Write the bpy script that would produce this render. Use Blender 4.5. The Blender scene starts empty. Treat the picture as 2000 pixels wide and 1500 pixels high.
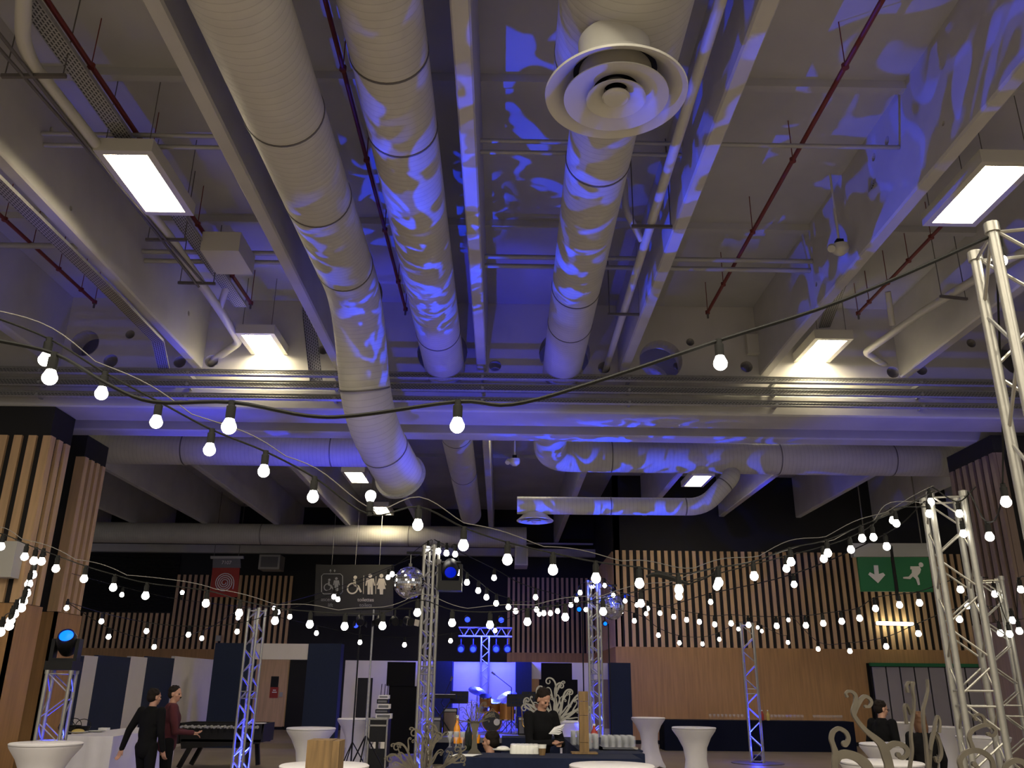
import bpy, bmesh, math, random
from mathutils import Vector, Matrix, Euler
from mathutils.noise import noise as pnoise
random.seed(7)
PI = math.pi
scene = bpy.context.scene
col = scene.collection
# ------------------------------------------------------------------ camera
F_PX = 1650.0; CAM_H = 1.8
CAM = Vector((0, 0, CAM_H))
PITCH, YAW, ROLL = math.radians(19.6), math.radians(-0.55), math.radians(0.6)
RM = Matrix.Rotation(YAW, 3, 'Z') @ Matrix.Rotation(PI/2 + PITCH, 3, 'X') @ Matrix.Rotation(ROLL, 3, 'Z')
cd = bpy.data.cameras.new('camera'); cam = bpy.data.objects.new('camera', cd); col.objects.link(cam)
cam.matrix_world = Matrix.Translation(CAM) @ RM.to_4x4()
cd.sensor_width = 36; cd.lens = F_PX/2000*36; cd.clip_start = .05; cd.clip_end = 200
scene.camera = cam
# ------------------------------------------------------------------ world, exposure
w = bpy.data.worlds.new('world'); scene.world = w; w.use_nodes = True
w.node_tree.nodes['Background'].inputs[0].default_value = (.97, .93, .93, 1)
w.node_tree.nodes['Background'].inputs[1].default_value = .25
scene.view_settings.view_transform = 'Standard'; scene.view_settings.look = 'None'
scene.view_settings.exposure = 0.0; scene.view_settings.gamma = 1.0
scene.view_settings.use_curve_mapping = False
LUM = 34.0       # luminaire radiance
BULB = 14.0

def ray(px, py):
    return RM @ Vector(((px-1000)/F_PX, -(py-750)/F_PX, -1))
def atY(px, py, Y): d = ray(px, py); return CAM + d*(Y/d.y)
def atZ(px, py, z): d = ray(px, py); return CAM + d*((z-CAM_H)/d.z)
def atX(px, py, x): d = ray(px, py); return CAM + d*(x/d.x)
def atA(px, py, a): return CAM + ray(px, py)*a
def ppm(P):                       # pixels per metre at a point
    return F_PX / -(RM.transposed() @ (Vector(P)-CAM)).z

# ------------------------------------------------------------------ lamps
def lamp(name, typ, loc, aim=None, energy=100, color=(1,1,1), **kw):
    l = bpy.data.lights.new(name, typ); l.energy = energy; l.color = color
    for k, v in kw.items(): setattr(l, k, v)
    o = bpy.data.objects.new(name, l); col.objects.link(o); o.location = loc
    if aim is not None:
        o.rotation_euler = (Vector(aim)-Vector(loc)).to_track_quat('-Z', 'Y').to_euler()
    return o
def gobo(o, scale=7.0, lo=.50, hi=.53, seed=0.0, stretch=(1,1,1), tint=(0,.0,1,1), tint2=(.0,.10,1,1)):
    l = o.data; l.use_nodes = True; nt = l.node_tree; N = nt.nodes; L = nt.links
    em = N.get('Emission') or N.new('ShaderNodeEmission')
    tc = N.new('ShaderNodeTexCoord'); mp = N.new('ShaderNodeMapping')
    mp.inputs['Location'].default_value = (seed, seed*.7, seed*.3); mp.inputs['Scale'].default_value = stretch
    nz = N.new('ShaderNodeTexNoise'); nz.inputs['Scale'].default_value = scale; nz.inputs['Detail'].default_value = 1.2
    nz.inputs['Distortion'].default_value = 1.4
    rp = N.new('ShaderNodeValToRGB'); rp.color_ramp.elements[0].position = lo; rp.color_ramp.elements[0].color = (0,0,0,1)
    rp.color_ramp.elements[1].position = hi; rp.color_ramp.elements[1].color = tint2
    L.new(tc.outputs['Normal'], mp.inputs['Vector']); L.new(mp.outputs[0], nz.inputs['Vector'])
    L.new(nz.outputs[0], rp.inputs[0]); L.new(rp.outputs[0], em.inputs['Color'])
BLUE = (.02, .03, 1)
# moving heads throwing a breakup pattern over the ceiling
gobo(lamp('pattern_spot_centre', 'SPOT', (-1.25, 10.6, 3.55), (1.6, 8.6, 7.8), 1300, (.25,.4,1), spot_size=math.radians(85), spot_blend=.3, shadow_soft_size=.02), 7.5, .53, .56, 3.1, (1,1,1))
gobo(lamp('pattern_spot_narrow', 'SPOT', (-.7, 11.9, 3.6), (-1.35, 11.9, 7.3), 1100, (.25,.4,1), spot_size=math.radians(40), spot_blend=.3, shadow_soft_size=.02), 11.0, .53, .56, 5.1)
gobo(lamp('pattern_spot_side', 'SPOT', (-7.3, 11.0, 2.45), (5.1, 8.6, 8.4), 2000, (.25,.4,1), spot_size=math.radians(42), spot_blend=.3, shadow_soft_size=.02), 13.0, .54, .57, 8.2)
gobo(lamp('pattern_spot_stage', 'SPOT', (2.1, 17.2, 3.3), (2.6, 19.6, 7.3), 1100, (.25,.4,1), spot_size=math.radians(120), spot_blend=.4, shadow_soft_size=.02), 7.0, .53, .57, 1.7)
lamp('wash_spot_centre', 'SPOT', (-.9, 12.3, 3.2), (-.6, 14.9, 7.9), 650, BLUE, spot_size=math.radians(50), spot_blend=.5, shadow_soft_size=.05)
lamp('wash_spot_low', 'SPOT', (-4.6, 16.5, 3.2), (-4.4, 19.0, 6.8), 420, BLUE, spot_size=math.radians(60), spot_blend=.8, shadow_soft_size=.05)
lamp('wash_spot_left', 'SPOT', (-6.0, 13.4, 3.2), (-6.6, 15.6, 6.7), 260, BLUE, spot_size=math.radians(60), spot_blend=.8, shadow_soft_size=.05)
lamp('wash_spot_right', 'SPOT', (8.0, 13.4, 3.2), (8.0, 16.0, 6.8), 260, BLUE, spot_size=math.radians(66), spot_blend=.8, shadow_soft_size=.05)
# the hall goes on behind the camera under the same luminaires
for k, (x, y) in enumerate([(-7,1),(0,1),(7,1),(-7,-6),(0,-6),(7,-6)]):
    lamp('hall_light', 'AREA', (x, y, 7.9), (x, y, 0), 620, (1,.9,.72), shape='RECTANGLE', size=.6, size_y=1.4)

# ------------------------------------------------------------------ materials
M = {}
def mat(name, c, rough=.6, metal=0, noise=0, nscale=6, bump=0, stretch=(1,1,1), emit=None, es=1, trans=0, alpha=1, spec=.5, coat=0, c2=None):
    m = bpy.data.materials.new(name); m.use_nodes = True; M[name] = m
    nt = m.node_tree; N = nt.nodes; L = nt.links; b = N['Principled BSDF']
    b.inputs['Base Color'].default_value = (*c, 1); b.inputs['Roughness'].default_value = rough
    b.inputs['Metallic'].default_value = metal; b.inputs['Specular IOR Level'].default_value = spec
    if trans: b.inputs['Transmission Weight'].default_value = trans
    if coat: b.inputs['Coat Weight'].default_value = coat
    if emit:
        b.inputs['Emission Color'].default_value = (*emit, 1); b.inputs['Emission Strength'].default_value = es
    if noise or bump:
        tc = N.new('ShaderNodeTexCoord'); mp = N.new('ShaderNodeMapping'); mp.inputs['Scale'].default_value = stretch
        nz = N.new('ShaderNodeTexNoise'); nz.inputs['Scale'].default_value = nscale; nz.inputs['Detail'].default_value = 5
        L.new(tc.outputs['Object'], mp.inputs[0]); L.new(mp.outputs[0], nz.inputs['Vector'])
        if noise:
            mx = N.new('ShaderNodeMix'); mx.data_type = 'RGBA'
            d = c2 or tuple(max(0, v*(1-noise)) for v in c)
            mx.inputs[6].default_value = (*d, 1); mx.inputs[7].default_value = (*c, 1)
            rp = N.new('ShaderNodeValToRGB'); rp.color_ramp.elements[0].position = .32; rp.color_ramp.elements[1].position = .62
            L.new(nz.outputs[0], rp.inputs[0]); L.new(rp.outputs[0], mx.inputs[0]); L.new(mx.outputs[2], b.inputs['Base Color'])
        if bump:
            bp = N.new('ShaderNodeBump'); bp.inputs['Strength'].default_value = bump; bp.inputs['Distance'].default_value = .01
            L.new(nz.outputs[0], bp.inputs['Height']); L.new(bp.outputs[0], b.inputs['Normal'])
    return m
mat('concrete', (.55,.54,.52), .85, noise=.12, nscale=1.3, bump=.15)
mat('concrete_cool', (.50,.50,.50), .85, noise=.14, nscale=.8)
mat('black_wall', (.012,.012,.013), .8)
mat('floor_concrete', (.23,.19,.15), .42, noise=.22, nscale=.9, bump=.03)
mat('white_panel', (.62,.58,.58), .8, noise=.03, nscale=3)
mat('blue_panel', (.006,.015,.052), .85, noise=.15, nscale=20)
mat('grey_panel', (.36,.33,.35), .6, noise=.04, nscale=2)
mat('oak', (.47,.26,.10), .55, noise=.22, nscale=2.2, stretch=(6,6,.35))
mat('oak_slat', (.68,.45,.24), .55, noise=.18, nscale=2.5, stretch=(5,5,.4))
mat('oak_dark', (.24,.17,.13), .6, noise=.2, nscale=2.5, stretch=(5,5,.4))
mat('rough_wood', (.20,.12,.045), .7, noise=.45, nscale=4, stretch=(7,7,.7), bump=.3)
mat('white_paint', (.58,.57,.51), .5)
mat('grey_metal', (.40,.40,.39), .5, .3)
mat('dark_steel', (.16,.15,.14), .5, .5)
mat('red_pipe', (.16,.022,.016), .5)
mat('galv', (.42,.42,.42), .5, .5, noise=.2, nscale=30)
mat('alu', (.38,.37,.33), .42, .7, noise=.08, nscale=18)
mat('black_plastic', (.008,.008,.009), .5, spec=.3)
mat('black_rubber', (.006,.006,.005), .7, spec=.25)
mat('black_cloth', (.006,.006,.008), .95, spec=.2)
mat('white_cloth', (.72,.70,.72), .9, noise=.05, nscale=4, bump=.1)
mat('navy_cloth', (.004,.006,.018), .95, spec=.2)
mat('bar_cloth', (.007,.012,.038), .9, spec=.25, noise=.2, nscale=25)
mat('charcoal_cloth', (.006,.006,.007), .95, spec=.15)
mat('maroon_knit', (.07,.012,.018), .95)
mat('skin', (.46,.25,.17), .6, noise=.08, nscale=30)
mat('hair_dark', (.012,.008,.006), .8, spec=.2)
mat('hair_brown', (.12,.055,.025), .7)
mat('steel_cut', (.125,.11,.085), .5, .5, noise=.25, nscale=9)
mat('green_sign', (.005,.16,.05), .5)
mat('white_ink', (.80,.78,.74), .6)
mat('grey_ink', (.28,.28,.27), .6)
mat('cream_ink', (.72,.66,.52), .6)
mat('red_sign', (.36,.03,.02), .55)
mat('sign_grey', (.15,.15,.16), .5)
mat('sign_black', (.016,.015,.013), .5)
mat('lens_blue', (0,0,0), .3, emit=(.0,.10,1), es=3.5)
mat('par_blue', (0,0,0), .3, emit=(.015,.035,1), es=4.5)
mat('lens_dim', (0,0,0), .2, emit=(.0,.02,1), es=.5)
mat('lamp_warm', (.9,.9,.8), .5, emit=(1,.86,.58), es=LUM)
mat('tube_light', (.9,.9,.8), .5, emit=(1,.95,.66), es=14)
mat('bulb_glass', (1,1,1), .3, emit=(1,.95,.82), es=BULB)
mat('chrome', (.8,.8,.8), .08, 1)
mat('mirror_tile', (.85,.86,.9), .06, 1)
mat('gold_drum', (.55,.25,.07), .3, .6)
mat('brass', (.5,.45,.3), .25, 1)
mat('drum_head', (.01,.01,.012), .4)
mat('porcelain', (.80,.80,.74), .25, coat=.4)
mat('paper', (.8,.8,.8), .8)
mat('juice', (.75,.28,.02), .2)
mat('bottle_dark', (.008,.012,.008), .1)
mat('food', (.55,.42,.12), .7)
m_ = mat('glass', (.85,.88,.95), .08)
_n = m_.node_tree; _b = _n.nodes['Principled BSDF']; _t = _n.nodes.new('ShaderNodeBsdfTransparent'); _x = _n.nodes.new('ShaderNodeMixShader'); _x.inputs[0].default_value = .09
_o = [q for q in _n.nodes if q.type == 'OUTPUT_MATERIAL'][0]; _n.links.new(_t.outputs[0], _x.inputs[1]); _n.links.new(_b.outputs[0], _x.inputs[2]); _n.links.new(_x.outputs[0], _o.inputs[0])
mat('saxophone_brass', (.6,.4,.12), .2, 1)
def grille_mat():          # perforated galvanised tray: holes in rows
    m = mat('perforated', (.40,.40,.39), .5, .4); nt = m.node_tree; N = nt.nodes; L = nt.links; b = N['Principled BSDF']
    tc = N.new('ShaderNodeTexCoord'); br = N.new('ShaderNodeTexBrick'); br.inputs['Scale'].default_value = 1
    mp = N.new('ShaderNodeMapping'); mp.inputs['Scale'].default_value = (14, 14, 14)
    L.new(tc.outputs['UV'], mp.inputs[0]); L.new(mp.outputs[0], br.inputs['Vector'])
    br.inputs['Color1'].default_value = (.05,.05,.05,1); br.inputs['Color2'].default_value = (.06,.06,.06,1); br.inputs['Mortar'].default_value = (.42,.42,.41,1)
    br.inputs['Mortar Size'].default_value = .14; br.inputs['Brick Width'].default_value = .9; br.inputs['Row Height'].default_value = .5
    L.new(br.outputs[0], b.inputs['Base Color'])
grille_mat()
def duct_mat():
    m = mat('duct_wrap', (.62,.60,.53), .62); nt = m.node_tree; N = nt.nodes; L = nt.links; b = N['Principled BSDF']
    tc = N.new('ShaderNodeTexCoord'); wv = N.new('ShaderNodeTexWave'); wv.wave_type = 'BANDS'; wv.bands_direction = 'X'
    wv.inputs['Scale'].default_value = 3.4; wv.inputs['Distortion'].default_value = .5; wv.inputs['Detail'].default_value = 1
    mp = N.new('ShaderNodeMapping'); mp.inputs['Scale'].default_value = (1.0, .16, 1)
    nz = N.new('ShaderNodeTexNoise'); nz.inputs['Scale'].default_value = 3; nz.inputs['Detail'].default_value = 4
    rp = N.new('ShaderNodeValToRGB'); rp.color_ramp.elements[0].position = .0; rp.color_ramp.elements[0].color = (.49,.475,.43,1)
    rp.color_ramp.elements[1].position = .06; rp.color_ramp.elements[1].color = (.60,.585,.53,1)
    mx = N.new('ShaderNodeMix'); mx.data_type = 'RGBA'; mx.blend_type = 'MULTIPLY'; mx.inputs[0].default_value = .25
    L.new(tc.outputs['UV'], mp.inputs[0]); L.new(mp.outputs[0], wv.inputs['Vector']); L.new(wv.outputs['Fac'], rp.inputs[0])
    L.new(tc.outputs['Object'], nz.inputs['Vector']); L.new(rp.outputs[0], mx.inputs[6]); L.new(nz.outputs[0], mx.inputs[7])
    L.new(mx.outputs[2], b.inputs['Base Color'])
    bp = N.new('ShaderNodeBump'); bp.inputs['Strength'].default_value = .15; bp.inputs['Distance'].default_value = .01
    L.new(wv.outputs['Fac'], bp.inputs['Height']); L.new(bp.outputs[0], b.inputs['Normal'])
duct_mat()

# ------------------------------------------------------------------ mesh helpers
def frame_of(d):
    d = Vector(d).normalized(); up = Vector((0,0,1)) if abs(d.z) < .93 else Vector((0,1,0))
    x = up.cross(d).normalized(); return x, d.cross(x).normalized()
class MB:
    def __init__(s): s.v = []; s.f = []; s.uv = {}
    def add(s, vs, fs):
        n = len(s.v); s.v += [Vector(v) for v in vs]; s.f += [tuple(i+n for i in f) for f in fs]; return n
    def box(s, a, b):
        x0,x1 = sorted((a[0],b[0])); y0,y1 = sorted((a[1],b[1])); z0,z1 = sorted((a[2],b[2]))
        s.add([(x0,y0,z0),(x1,y0,z0),(x1,y1,z0),(x0,y1,z0),(x0,y0,z1),(x1,y0,z1),(x1,y1,z1),(x0,y1,z1)],
              [(0,3,2,1),(4,5,6,7),(0,1,5,4),(1,2,6,5),(2,3,7,6),(3,0,4,7)]); return s
    def bar(s, p, q, w, h, up=None):          # rectangular bar between two points
        p, q = Vector(p), Vector(q); d = q-p; x, y = frame_of(d)
        if up is not None: y = Vector(up).normalized(); x = y.cross(d.normalized()).normalized(); y = d.normalized().cross(x)
        r = []
        for o in (p, q):
            for a, b in ((-1,-1),(1,-1),(1,1),(-1,1)): r.append(o + x*(w/2*a) + y*(h/2*b))
        s.add(r, [(0,3,2,1),(4,5,6,7),(0,1,5,4),(1,2,6,5),(2,3,7,6),(3,0,4,7)]); return s
    def tube(s, pts, r, n=12, cap=True, uvs=False):
        pts = [Vector(p) for p in pts]; k = len(pts); rs = r if hasattr(r, '__len__') else [r]*k
        base = len(s.v); L = 0; X = None
        for i, p in enumerate(pts):
            t = (pts[min(i+1,k-1)]-pts[max(i-1,0)]).normalized()
            if X is None: X, Y = frame_of(t)
            else:
                X = (X - t*X.dot(t)).normalized(); Y = t.cross(X).normalized()
            if i: L += (p-pts[i-1]).length
            for j in range(n):
                a = 2*PI*j/n; s.v.append(p + X*(rs[i]*math.cos(a)) + Y*(rs[i]*math.sin(a)))
                if uvs: s.uv[len(s.v)-1] = (L, j/n*2*PI*.4)
        for i in range(k-1):
            for j in range(n):
                a = base+i*n+j; b = base+i*n+(j+1)%n; s.f.append((a, b, b+n, a+n))
        if cap:
            s.f.append(tuple(base+j for j in reversed(range(n)))); s.f.append(tuple(base+(k-1)*n+j for j in range(n)))
        return s
    def cyl(s, p, q, r, r2=None, n=16): return s.tube([p, q], [r, r if r2 is None else r2], n)
    def lathe(s, prof, o=(0,0,0), n=24, ax=(0,0,1), cap=True):
        o = Vector(o); z = Vector(ax).normalized(); x, y = frame_of(z); base = len(s.v); k = len(prof)
        for (r, h) in prof:
            for j in range(n):
                a = 2*PI*j/n; s.v.append(o + z*h + x*(r*math.cos(a)) + y*(r*math.sin(a)))
        for i in range(k-1):
            for j in range(n):
                a = base+i*n+j; b = base+i*n+(j+1)%n; s.f.append((a, b, b+n, a+n))
        if cap:
            s.f.append(tuple(base+j for j in reversed(range(n)))); s.f.append(tuple(base+(k-1)*n+j for j in range(n)))
        return s
    def sphere(s, o, r, n=12, m=8, sq=(1,1,1)):
        o = Vector(o); base = len(s.v)
        for i in range(1, m):
            t = PI*i/m
            for j in range(n):
                a = 2*PI*j/n; s.v.append(o + Vector((r*sq[0]*math.sin(t)*math.cos(a), r*sq[1]*math.sin(t)*math.sin(a), r*sq[2]*math.cos(t))))
        top = len(s.v); s.v.append(o+Vector((0,0,r*sq[2]))); bot = len(s.v); s.v.append(o-Vector((0,0,r*sq[2])))
        for i in range(m-2):
            for j in range(n):
                a = base+i*n+j; b = base+i*n+(j+1)%n; s.f.append((a, a+n, b+n, b))
        for j in range(n):
            s.f.append((top, base+j, base+(j+1)%n)); s.f.append((bot, base+(m-2)*n+(j+1)%n, base+(m-2)*n+j))
        return s
    def prism(s, poly, o, u, v, t):           # 2D outline in the frame (u,v), thickness vector t
        o, u, v, t = Vector(o), Vector(u), Vector(v), Vector(t); n = len(poly)
        a = [o + u*p[0] + v*p[1] for p in poly]; b = [p+t for p in a]
        fl = u.cross(v).dot(t) > 0
        fs = [tuple(range(n)) if not fl else tuple(reversed(range(n))), tuple(range(n, 2*n)) if fl else tuple(reversed(range(n, 2*n)))]
        for i in range(n):
            j = (i+1) % n; fs.append((i, j, j+n, i+n) if fl else (j, i, i+n, j+n))
        s.add(a+b, fs); return s
    def build(s, name, m, parent=None, smooth=False, mod=None):
        me = bpy.data.meshes.new(name); off = parent_world(parent)
        me.from_pydata([v-off for v in s.v], [], s.f); me.update()
        if s.uv:
            ul = me.uv_layers.new(name='uv')
            for p in me.polygons:
                us = [s.uv.get(vi, (0,0)) for vi in p.vertices]
                mx = max(u[1] for u in us)
                for li, u in zip(p.loop_indices, us):
                    ul.data[li].uv = (u[0], u[1] if not (mx > 2 and u[1] < .3) else 2*PI*.4)
        me.materials.append(M[m] if isinstance(m, str) else m)
        if smooth:
            for p in me.polygons: p.use_smooth = len(p.vertices) <= 4
            try: me.set_sharp_from_angle(angle=math.radians(40))
            except Exception: pass
        o = bpy.data.objects.new(name, me); col.objects.link(o)
        if parent is not None: o.parent = parent
        return o
def parent_world(p):
    v = Vector((0,0,0))
    while p is not None: v += p.location; p = p.parent
    return v
def tag(o, label=None, cat=None, group=None, kind=None):
    if label: o['label'] = label
    if cat: o['category'] = cat
    if group: o['group'] = group
    if kind: o['kind'] = kind
    return o
def thing(name, label, cat, loc=(0,0,0), group=None):
    o = bpy.data.objects.new(name, None); col.objects.link(o); o.location = loc; o.empty_display_size = .1
    return tag(o, label, cat, group)
def struct(name, mb, m, parent=None, smooth=False):
    return tag(mb.build(name, m, parent, smooth), kind='structure')
def copy_tree(o, parent=None):
    c = o.copy(); col.objects.link(c); c.parent = parent
    for ch in [x for x in bpy.data.objects if x.parent == o]: copy_tree(ch, c)
    return c
def bezier(p, k=8):            # Catmull-Rom through points
    p = [Vector(q) for q in p]; out = []
    for i in range(len(p)-1):
        a = p[i-1] if i else p[0]*2-p[1]; b, c = p[i], p[i+1]; d = p[i+2] if i+2 < len(p) else p[-1]*2-p[-2]
        for j in range(k):
            t = j/k; out.append(.5*((2*b) + (c-a)*t + (2*a-5*b+4*c-d)*t*t + (3*b-a-3*c+d)*t**3))
    out.append(p[-1]); return out
def elbow(pts, r, k=6):        # polyline with rounded corners
    pts = [Vector(q) for q in pts]; out = [pts[0]]
    for i in range(1, len(pts)-1):
        a, b, c = pts[i-1], pts[i], pts[i+1]; rr = min(r, (a-b).length*.49, (c-b).length*.49)
        p, q = b+(a-b).normalized()*rr, b+(c-b).normalized()*rr
        for j in range(k+1):
            t = j/k; out.append(p*(1-t)**2 + b*2*t*(1-t) + q*t*t)
    out.append(pts[-1]); return out
def boolean(o, cutters):
    for c in cutters:
        md = o.modifiers.new('cut', 'BOOLEAN'); md.object = c; md.operation = 'DIFFERENCE'; md.solver = 'EXACT'
    dg = bpy.context.evaluated_depsgraph_get(); dg.update()
    me = bpy.data.meshes.new_from_object(o.evaluated_get(dg)); o.modifiers.clear(); o.data = me; me.materials.clear(); me.materials.append(M['concrete'])
    if 'custom_normal' in me.attributes: me.attributes.remove(me.attributes['custom_normal'])
    for p in me.polygons: p.material_index = 0
    me.shade_flat()
def drop(objs):
    for c in objs: bpy.data.objects.remove(c, do_unlink=True)

# ------------------------------------------------------------------ shell
RZ, SLAB = 7.6, 9.08
WB, WR = 37.0, 30.3             # back wall and the nearer wall block on the right
GW0, GW1 = 15.6, 16.05          # web of the first girder
RX = [-0.45+2.79*k for k in range(-6, 7)]
struct('floor', MB().box((-26,-12,-.1),(26,WB+.3,0)), 'floor_concrete')
ceil = struct('ceiling', MB().box((-26,-12,SLAB),(26,WB+.3,SLAB+.2)), 'concrete_cool')
XR = 4.0
struct('wall_back', MB().box((-26,WB,0),(XR,WB+.25,SLAB)), 'black_wall')
wr = struct('wall_right', MB().box((XR,WR,0),(26,WR+.25,SLAB)).box((XR,WR,0),(XR+.2,WB,SLAB)), 'black_wall')
# girders with round service holes
holes = [(864,687,49),(1103,690,50),(1291,703,42),(166,670,27),(216,705,14),(254,653,9),(351,707,12),(413,705,13),(967,714,12),
         (1180,718,12),(1348,668,8),(1458,716,12),(1744,727,12),(1800,722,11),(1897,670,9),(632,683,10),(1990,700,36)]
cutters = []
for (x,y,r) in holes:
    P = atY(x,y,GW0); R = r/ppm(P)
    cutters.append(MB().cyl((P.x,14.6,P.z),(P.x,18.2,P.z),R,n=28).build('cutter','concrete'))
def girder(y0, y1, w0, w1, nm):
    web = MB().box((-26,w0,6.95),(26,w1,SLAB-.002)).build(nm, 'concrete', ceil)
    boolean(web, cutters); tag(web, kind='structure')
    struct('girder_flange', MB().prism([(y0+.03,6.69),(y1-.03,6.69),(y1,6.72),(y1,7.08),(w1,7.2),(w0,7.2),(y0,7.08),(y0,6.72)], (-26,0,0),(0,1,0),(0,0,1),(52,0,0)), 'concrete', ceil)
girder(15.34,16.25,GW0,GW1,'girder'); girder(16.9,17.35,16.95,17.3,'girder')
drop(cutters)
jc = []
for (px,py,r) in [(1707,307,8),(1733,275,9),(1843,241,5),(1628,480,4),(1595,555,5)]:
    P = atX(px,py,RX[8]-.09); R = r/ppm(P); jc.append(MB().cyl((P.x-.4,P.y,P.z),(P.x+.4,P.y,P.z),R,n=16).build('cutter','concrete'))
for (px,py,r) in [(80,610,6),(138,407,5),(100,255,7),(368,612,5)]:
    P = atX(px,py,RX[4]+.09); R = r/ppm(P); jc.append(MB().cyl((P.x-.4,P.y,P.z),(P.x+.4,P.y,P.z),R,n=16).build('cutter','concrete'))
for i, x in enumerate(RX):
    for (ya, yb) in ((-12, GW0), (17.3, WR+.02 if x > XR else WB)):
        j = MB().prism([(-.075,RZ),(.075,RZ),(.095,RZ+.03),(.095,SLAB-.001),(-.095,SLAB-.001),(-.095,RZ+.03)], (x,ya,0),(1,0,0),(0,0,1),(0,yb-ya,0)).build('ceiling_joist','concrete',ceil)
        tag(j, kind='structure')
        if ya < 0 and i in (4, 8): boolean(j, jc)
drop(jc)
# cross ribs of the slab
cr = MB()
for y in (8.75, 12.3, 20.5, 24, 27.5): cr.box((-26,y,SLAB-.12),(26,y+.12,SLAB-.001))
struct('slab_rib', cr, 'concrete_cool', ceil)

# ------------------------------------------------------------------ slatted wall claddings
def slats(P0, P1, z0, z1, pitch, wd=.5, th=.06, proj=(0,-1,0), base_z=None, mt='oak_slat', name='slatted_cladding', parent=None):
    """slats from P0 to P1 along a wall, one panel"""
    P0, P1 = Vector((*P0,0)), Vector((*P1,0)); d = P1-P0; n = max(1, int(round(d.length/pitch))); u = d.normalized(); pr = Vector(proj)
    mb = MB()
    for i in range(n):
        a = P0 + u*(i*d.length/n); b = a + u*(d.length/n*wd)
        mb.add([a+pr*0+Vector((0,0,z0)), b+Vector((0,0,z0)), b+pr*th+Vector((0,0,z0)), a+pr*th+Vector((0,0,z0)),
                a+Vector((0,0,z1)), b+Vector((0,0,z1)), b+pr*th+Vector((0,0,z1)), a+pr*th+Vector((0,0,z1))],
               [(0,1,2,3),(7,6,5,4),(0,4,5,1),(1,5,6,2),(2,6,7,3),(3,7,4,0)])
    return mb.build(name, mt, parent)
ZS0, ZS1 = 3.07, 6.35; XOAK = atY(1700,1380,WR).x
wb = bpy.data.objects['wall_back']
tag(slats((XR+.02,WR-.005),(18.2,WR-.005),ZS0,ZS1,.2475,.5,parent=wr), kind='structure')
tag(MB().box((XR-.07,WR-.07,.12),(XOAK,WR,ZS0)).box((XOAK,WR-.07,2.62),(18.2,WR,ZS0)).build('oak_panelling','oak',wr), kind='structure')
tag(slats((XR-.005,WR+.3),(XR-.005,WB),ZS0,ZS1,.2475,.5,proj=(-1,0,0),parent=wr), kind='structure')
tag(MB().box((XR-.06,WR,.12),(XR-.001,WB,ZS0)).build('oak_panelling','oak',wr), kind='structure')
xl = atY(580,1112,WB).x; xm = atY(350,1112,WB).x; xk = atY(150,1192,WB).x
tag(slats((xm,WB-.005),(xl,WB-.005),ZS0,6.1,.235,.5,parent=wb), kind='structure')
tag(slats((xk-6,WB-.005),(xm,WB-.005),ZS0,4.5,.235,.5,parent=wb), kind='structure')
tag(MB().box((xk-6,WB-.06,.1),(xl,WB,ZS0)).build('oak_panelling','oak',wb), kind='structure')
x0, x1 = atY(992,1120,WB).x, XR
tag(slats((x0,WB-.005),(x1,WB-.005),ZS0,6.15,.205,.5,parent=wb), kind='structure')
tag(MB().box((x0,WB-.06,.1),(x1-.06,WB,ZS0)).build('oak_panelling','oak',wb), kind='structure')
# roller shutter and its beam on the left of the back wall
sh = MB(); zt = atY(280,1082,WB-.1).z; n = 40
for i in range(n):
    z = 4.56+(zt-4.56)*i/n; sh.add([(xk-6,WB-.03,z),(xm,WB-.03,z),(xm,WB-.07,z+.03),(xk-6,WB-.07,z+.03)], [(0,1,2,3)])
    sh.add([(xk-6,WB-.07,z+.03),(xm,WB-.07,z+.03),(xm,WB-.03,z+(zt-4.56)/n),(xk-6,WB-.03,z+(zt-4.56)/n)], [(0,1,2,3)])
tag(sh.build('shutter_slats','black_wall',wb), kind='structure')
zb = atY(300,1078,WB-.4).z
struct('trim_1', MB().box((-20,WB-.5,zb),(XR,WB-.2,zb+.32)).box((-20,WB-.6,zb+.5),(XR-.1,WB-.45,zb+.56)), 'concrete')
struct('baseboard_right', MB().box((XR-.08,WR-.09,0),(XOAK,WR,.12)).box((XR-.075,WR,0),(XR-.001,WB,.12)), 'black_plastic')

# ------------------------------------------------------------------ columns
def column(label, x0, x1, y0, y1, ztop, zs1, front=True, side='right', mt='oak_slat', lower='oak', gap=0, pitch=.27):
    t = thing('column', label, 'column', ((x0+x1)/2,(y0+y1)/2,0))
    MB().box((x0,y0,0),(x1,y1,ztop)).build('black_core','black_wall',t)
    lo = MB()
    xf0, xf1 = (x0, x1) if not gap else (x1-gap, x1)
    if front:
        slats((xf1+.06 if side=='right' else xf0,y0-.005),(xf0,y0-.005) if side=='right' else (xf1,y0-.005),ZS0,zs1,pitch,.55,.06,(0,-1,0),mt=mt,parent=t)
        lo.box((xf0,y0-.06,0),(xf1+.06 if side=='right' else xf1,y0-.003,ZS0-.01))
    if side == 'right':
        slats((x1+.005,y0-.05),(x1+.005,y1),ZS0,zs1,pitch,.55,.06,(1,0,0),mt=mt,parent=t); lo.box((x1+.003,y0-.06,0),(x1+.06,y1,ZS0-.01))
    else:
        slats((x0-.005,y0-.05),(x0-.005,y1),ZS0,zs1,pitch,.55,.06,(-1,0,0),mt=mt,parent=t); lo.box((x0-.06,y0-.06,0),(x0-.003,y1,ZS0-.01))
    lo.build('lower_panel',lower,t)
    return t
column('oak slatted column at the left edge of the photo, nearer of two under the concrete beam', -10.6,-8.5,15.35,16.15,6.68,6.10)
column('oak slatted column with wide dark recess, set behind the left column at the frame edge', -10.3,-8.78,17.3,18.3,6.68,6.2, gap=.3)
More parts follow.
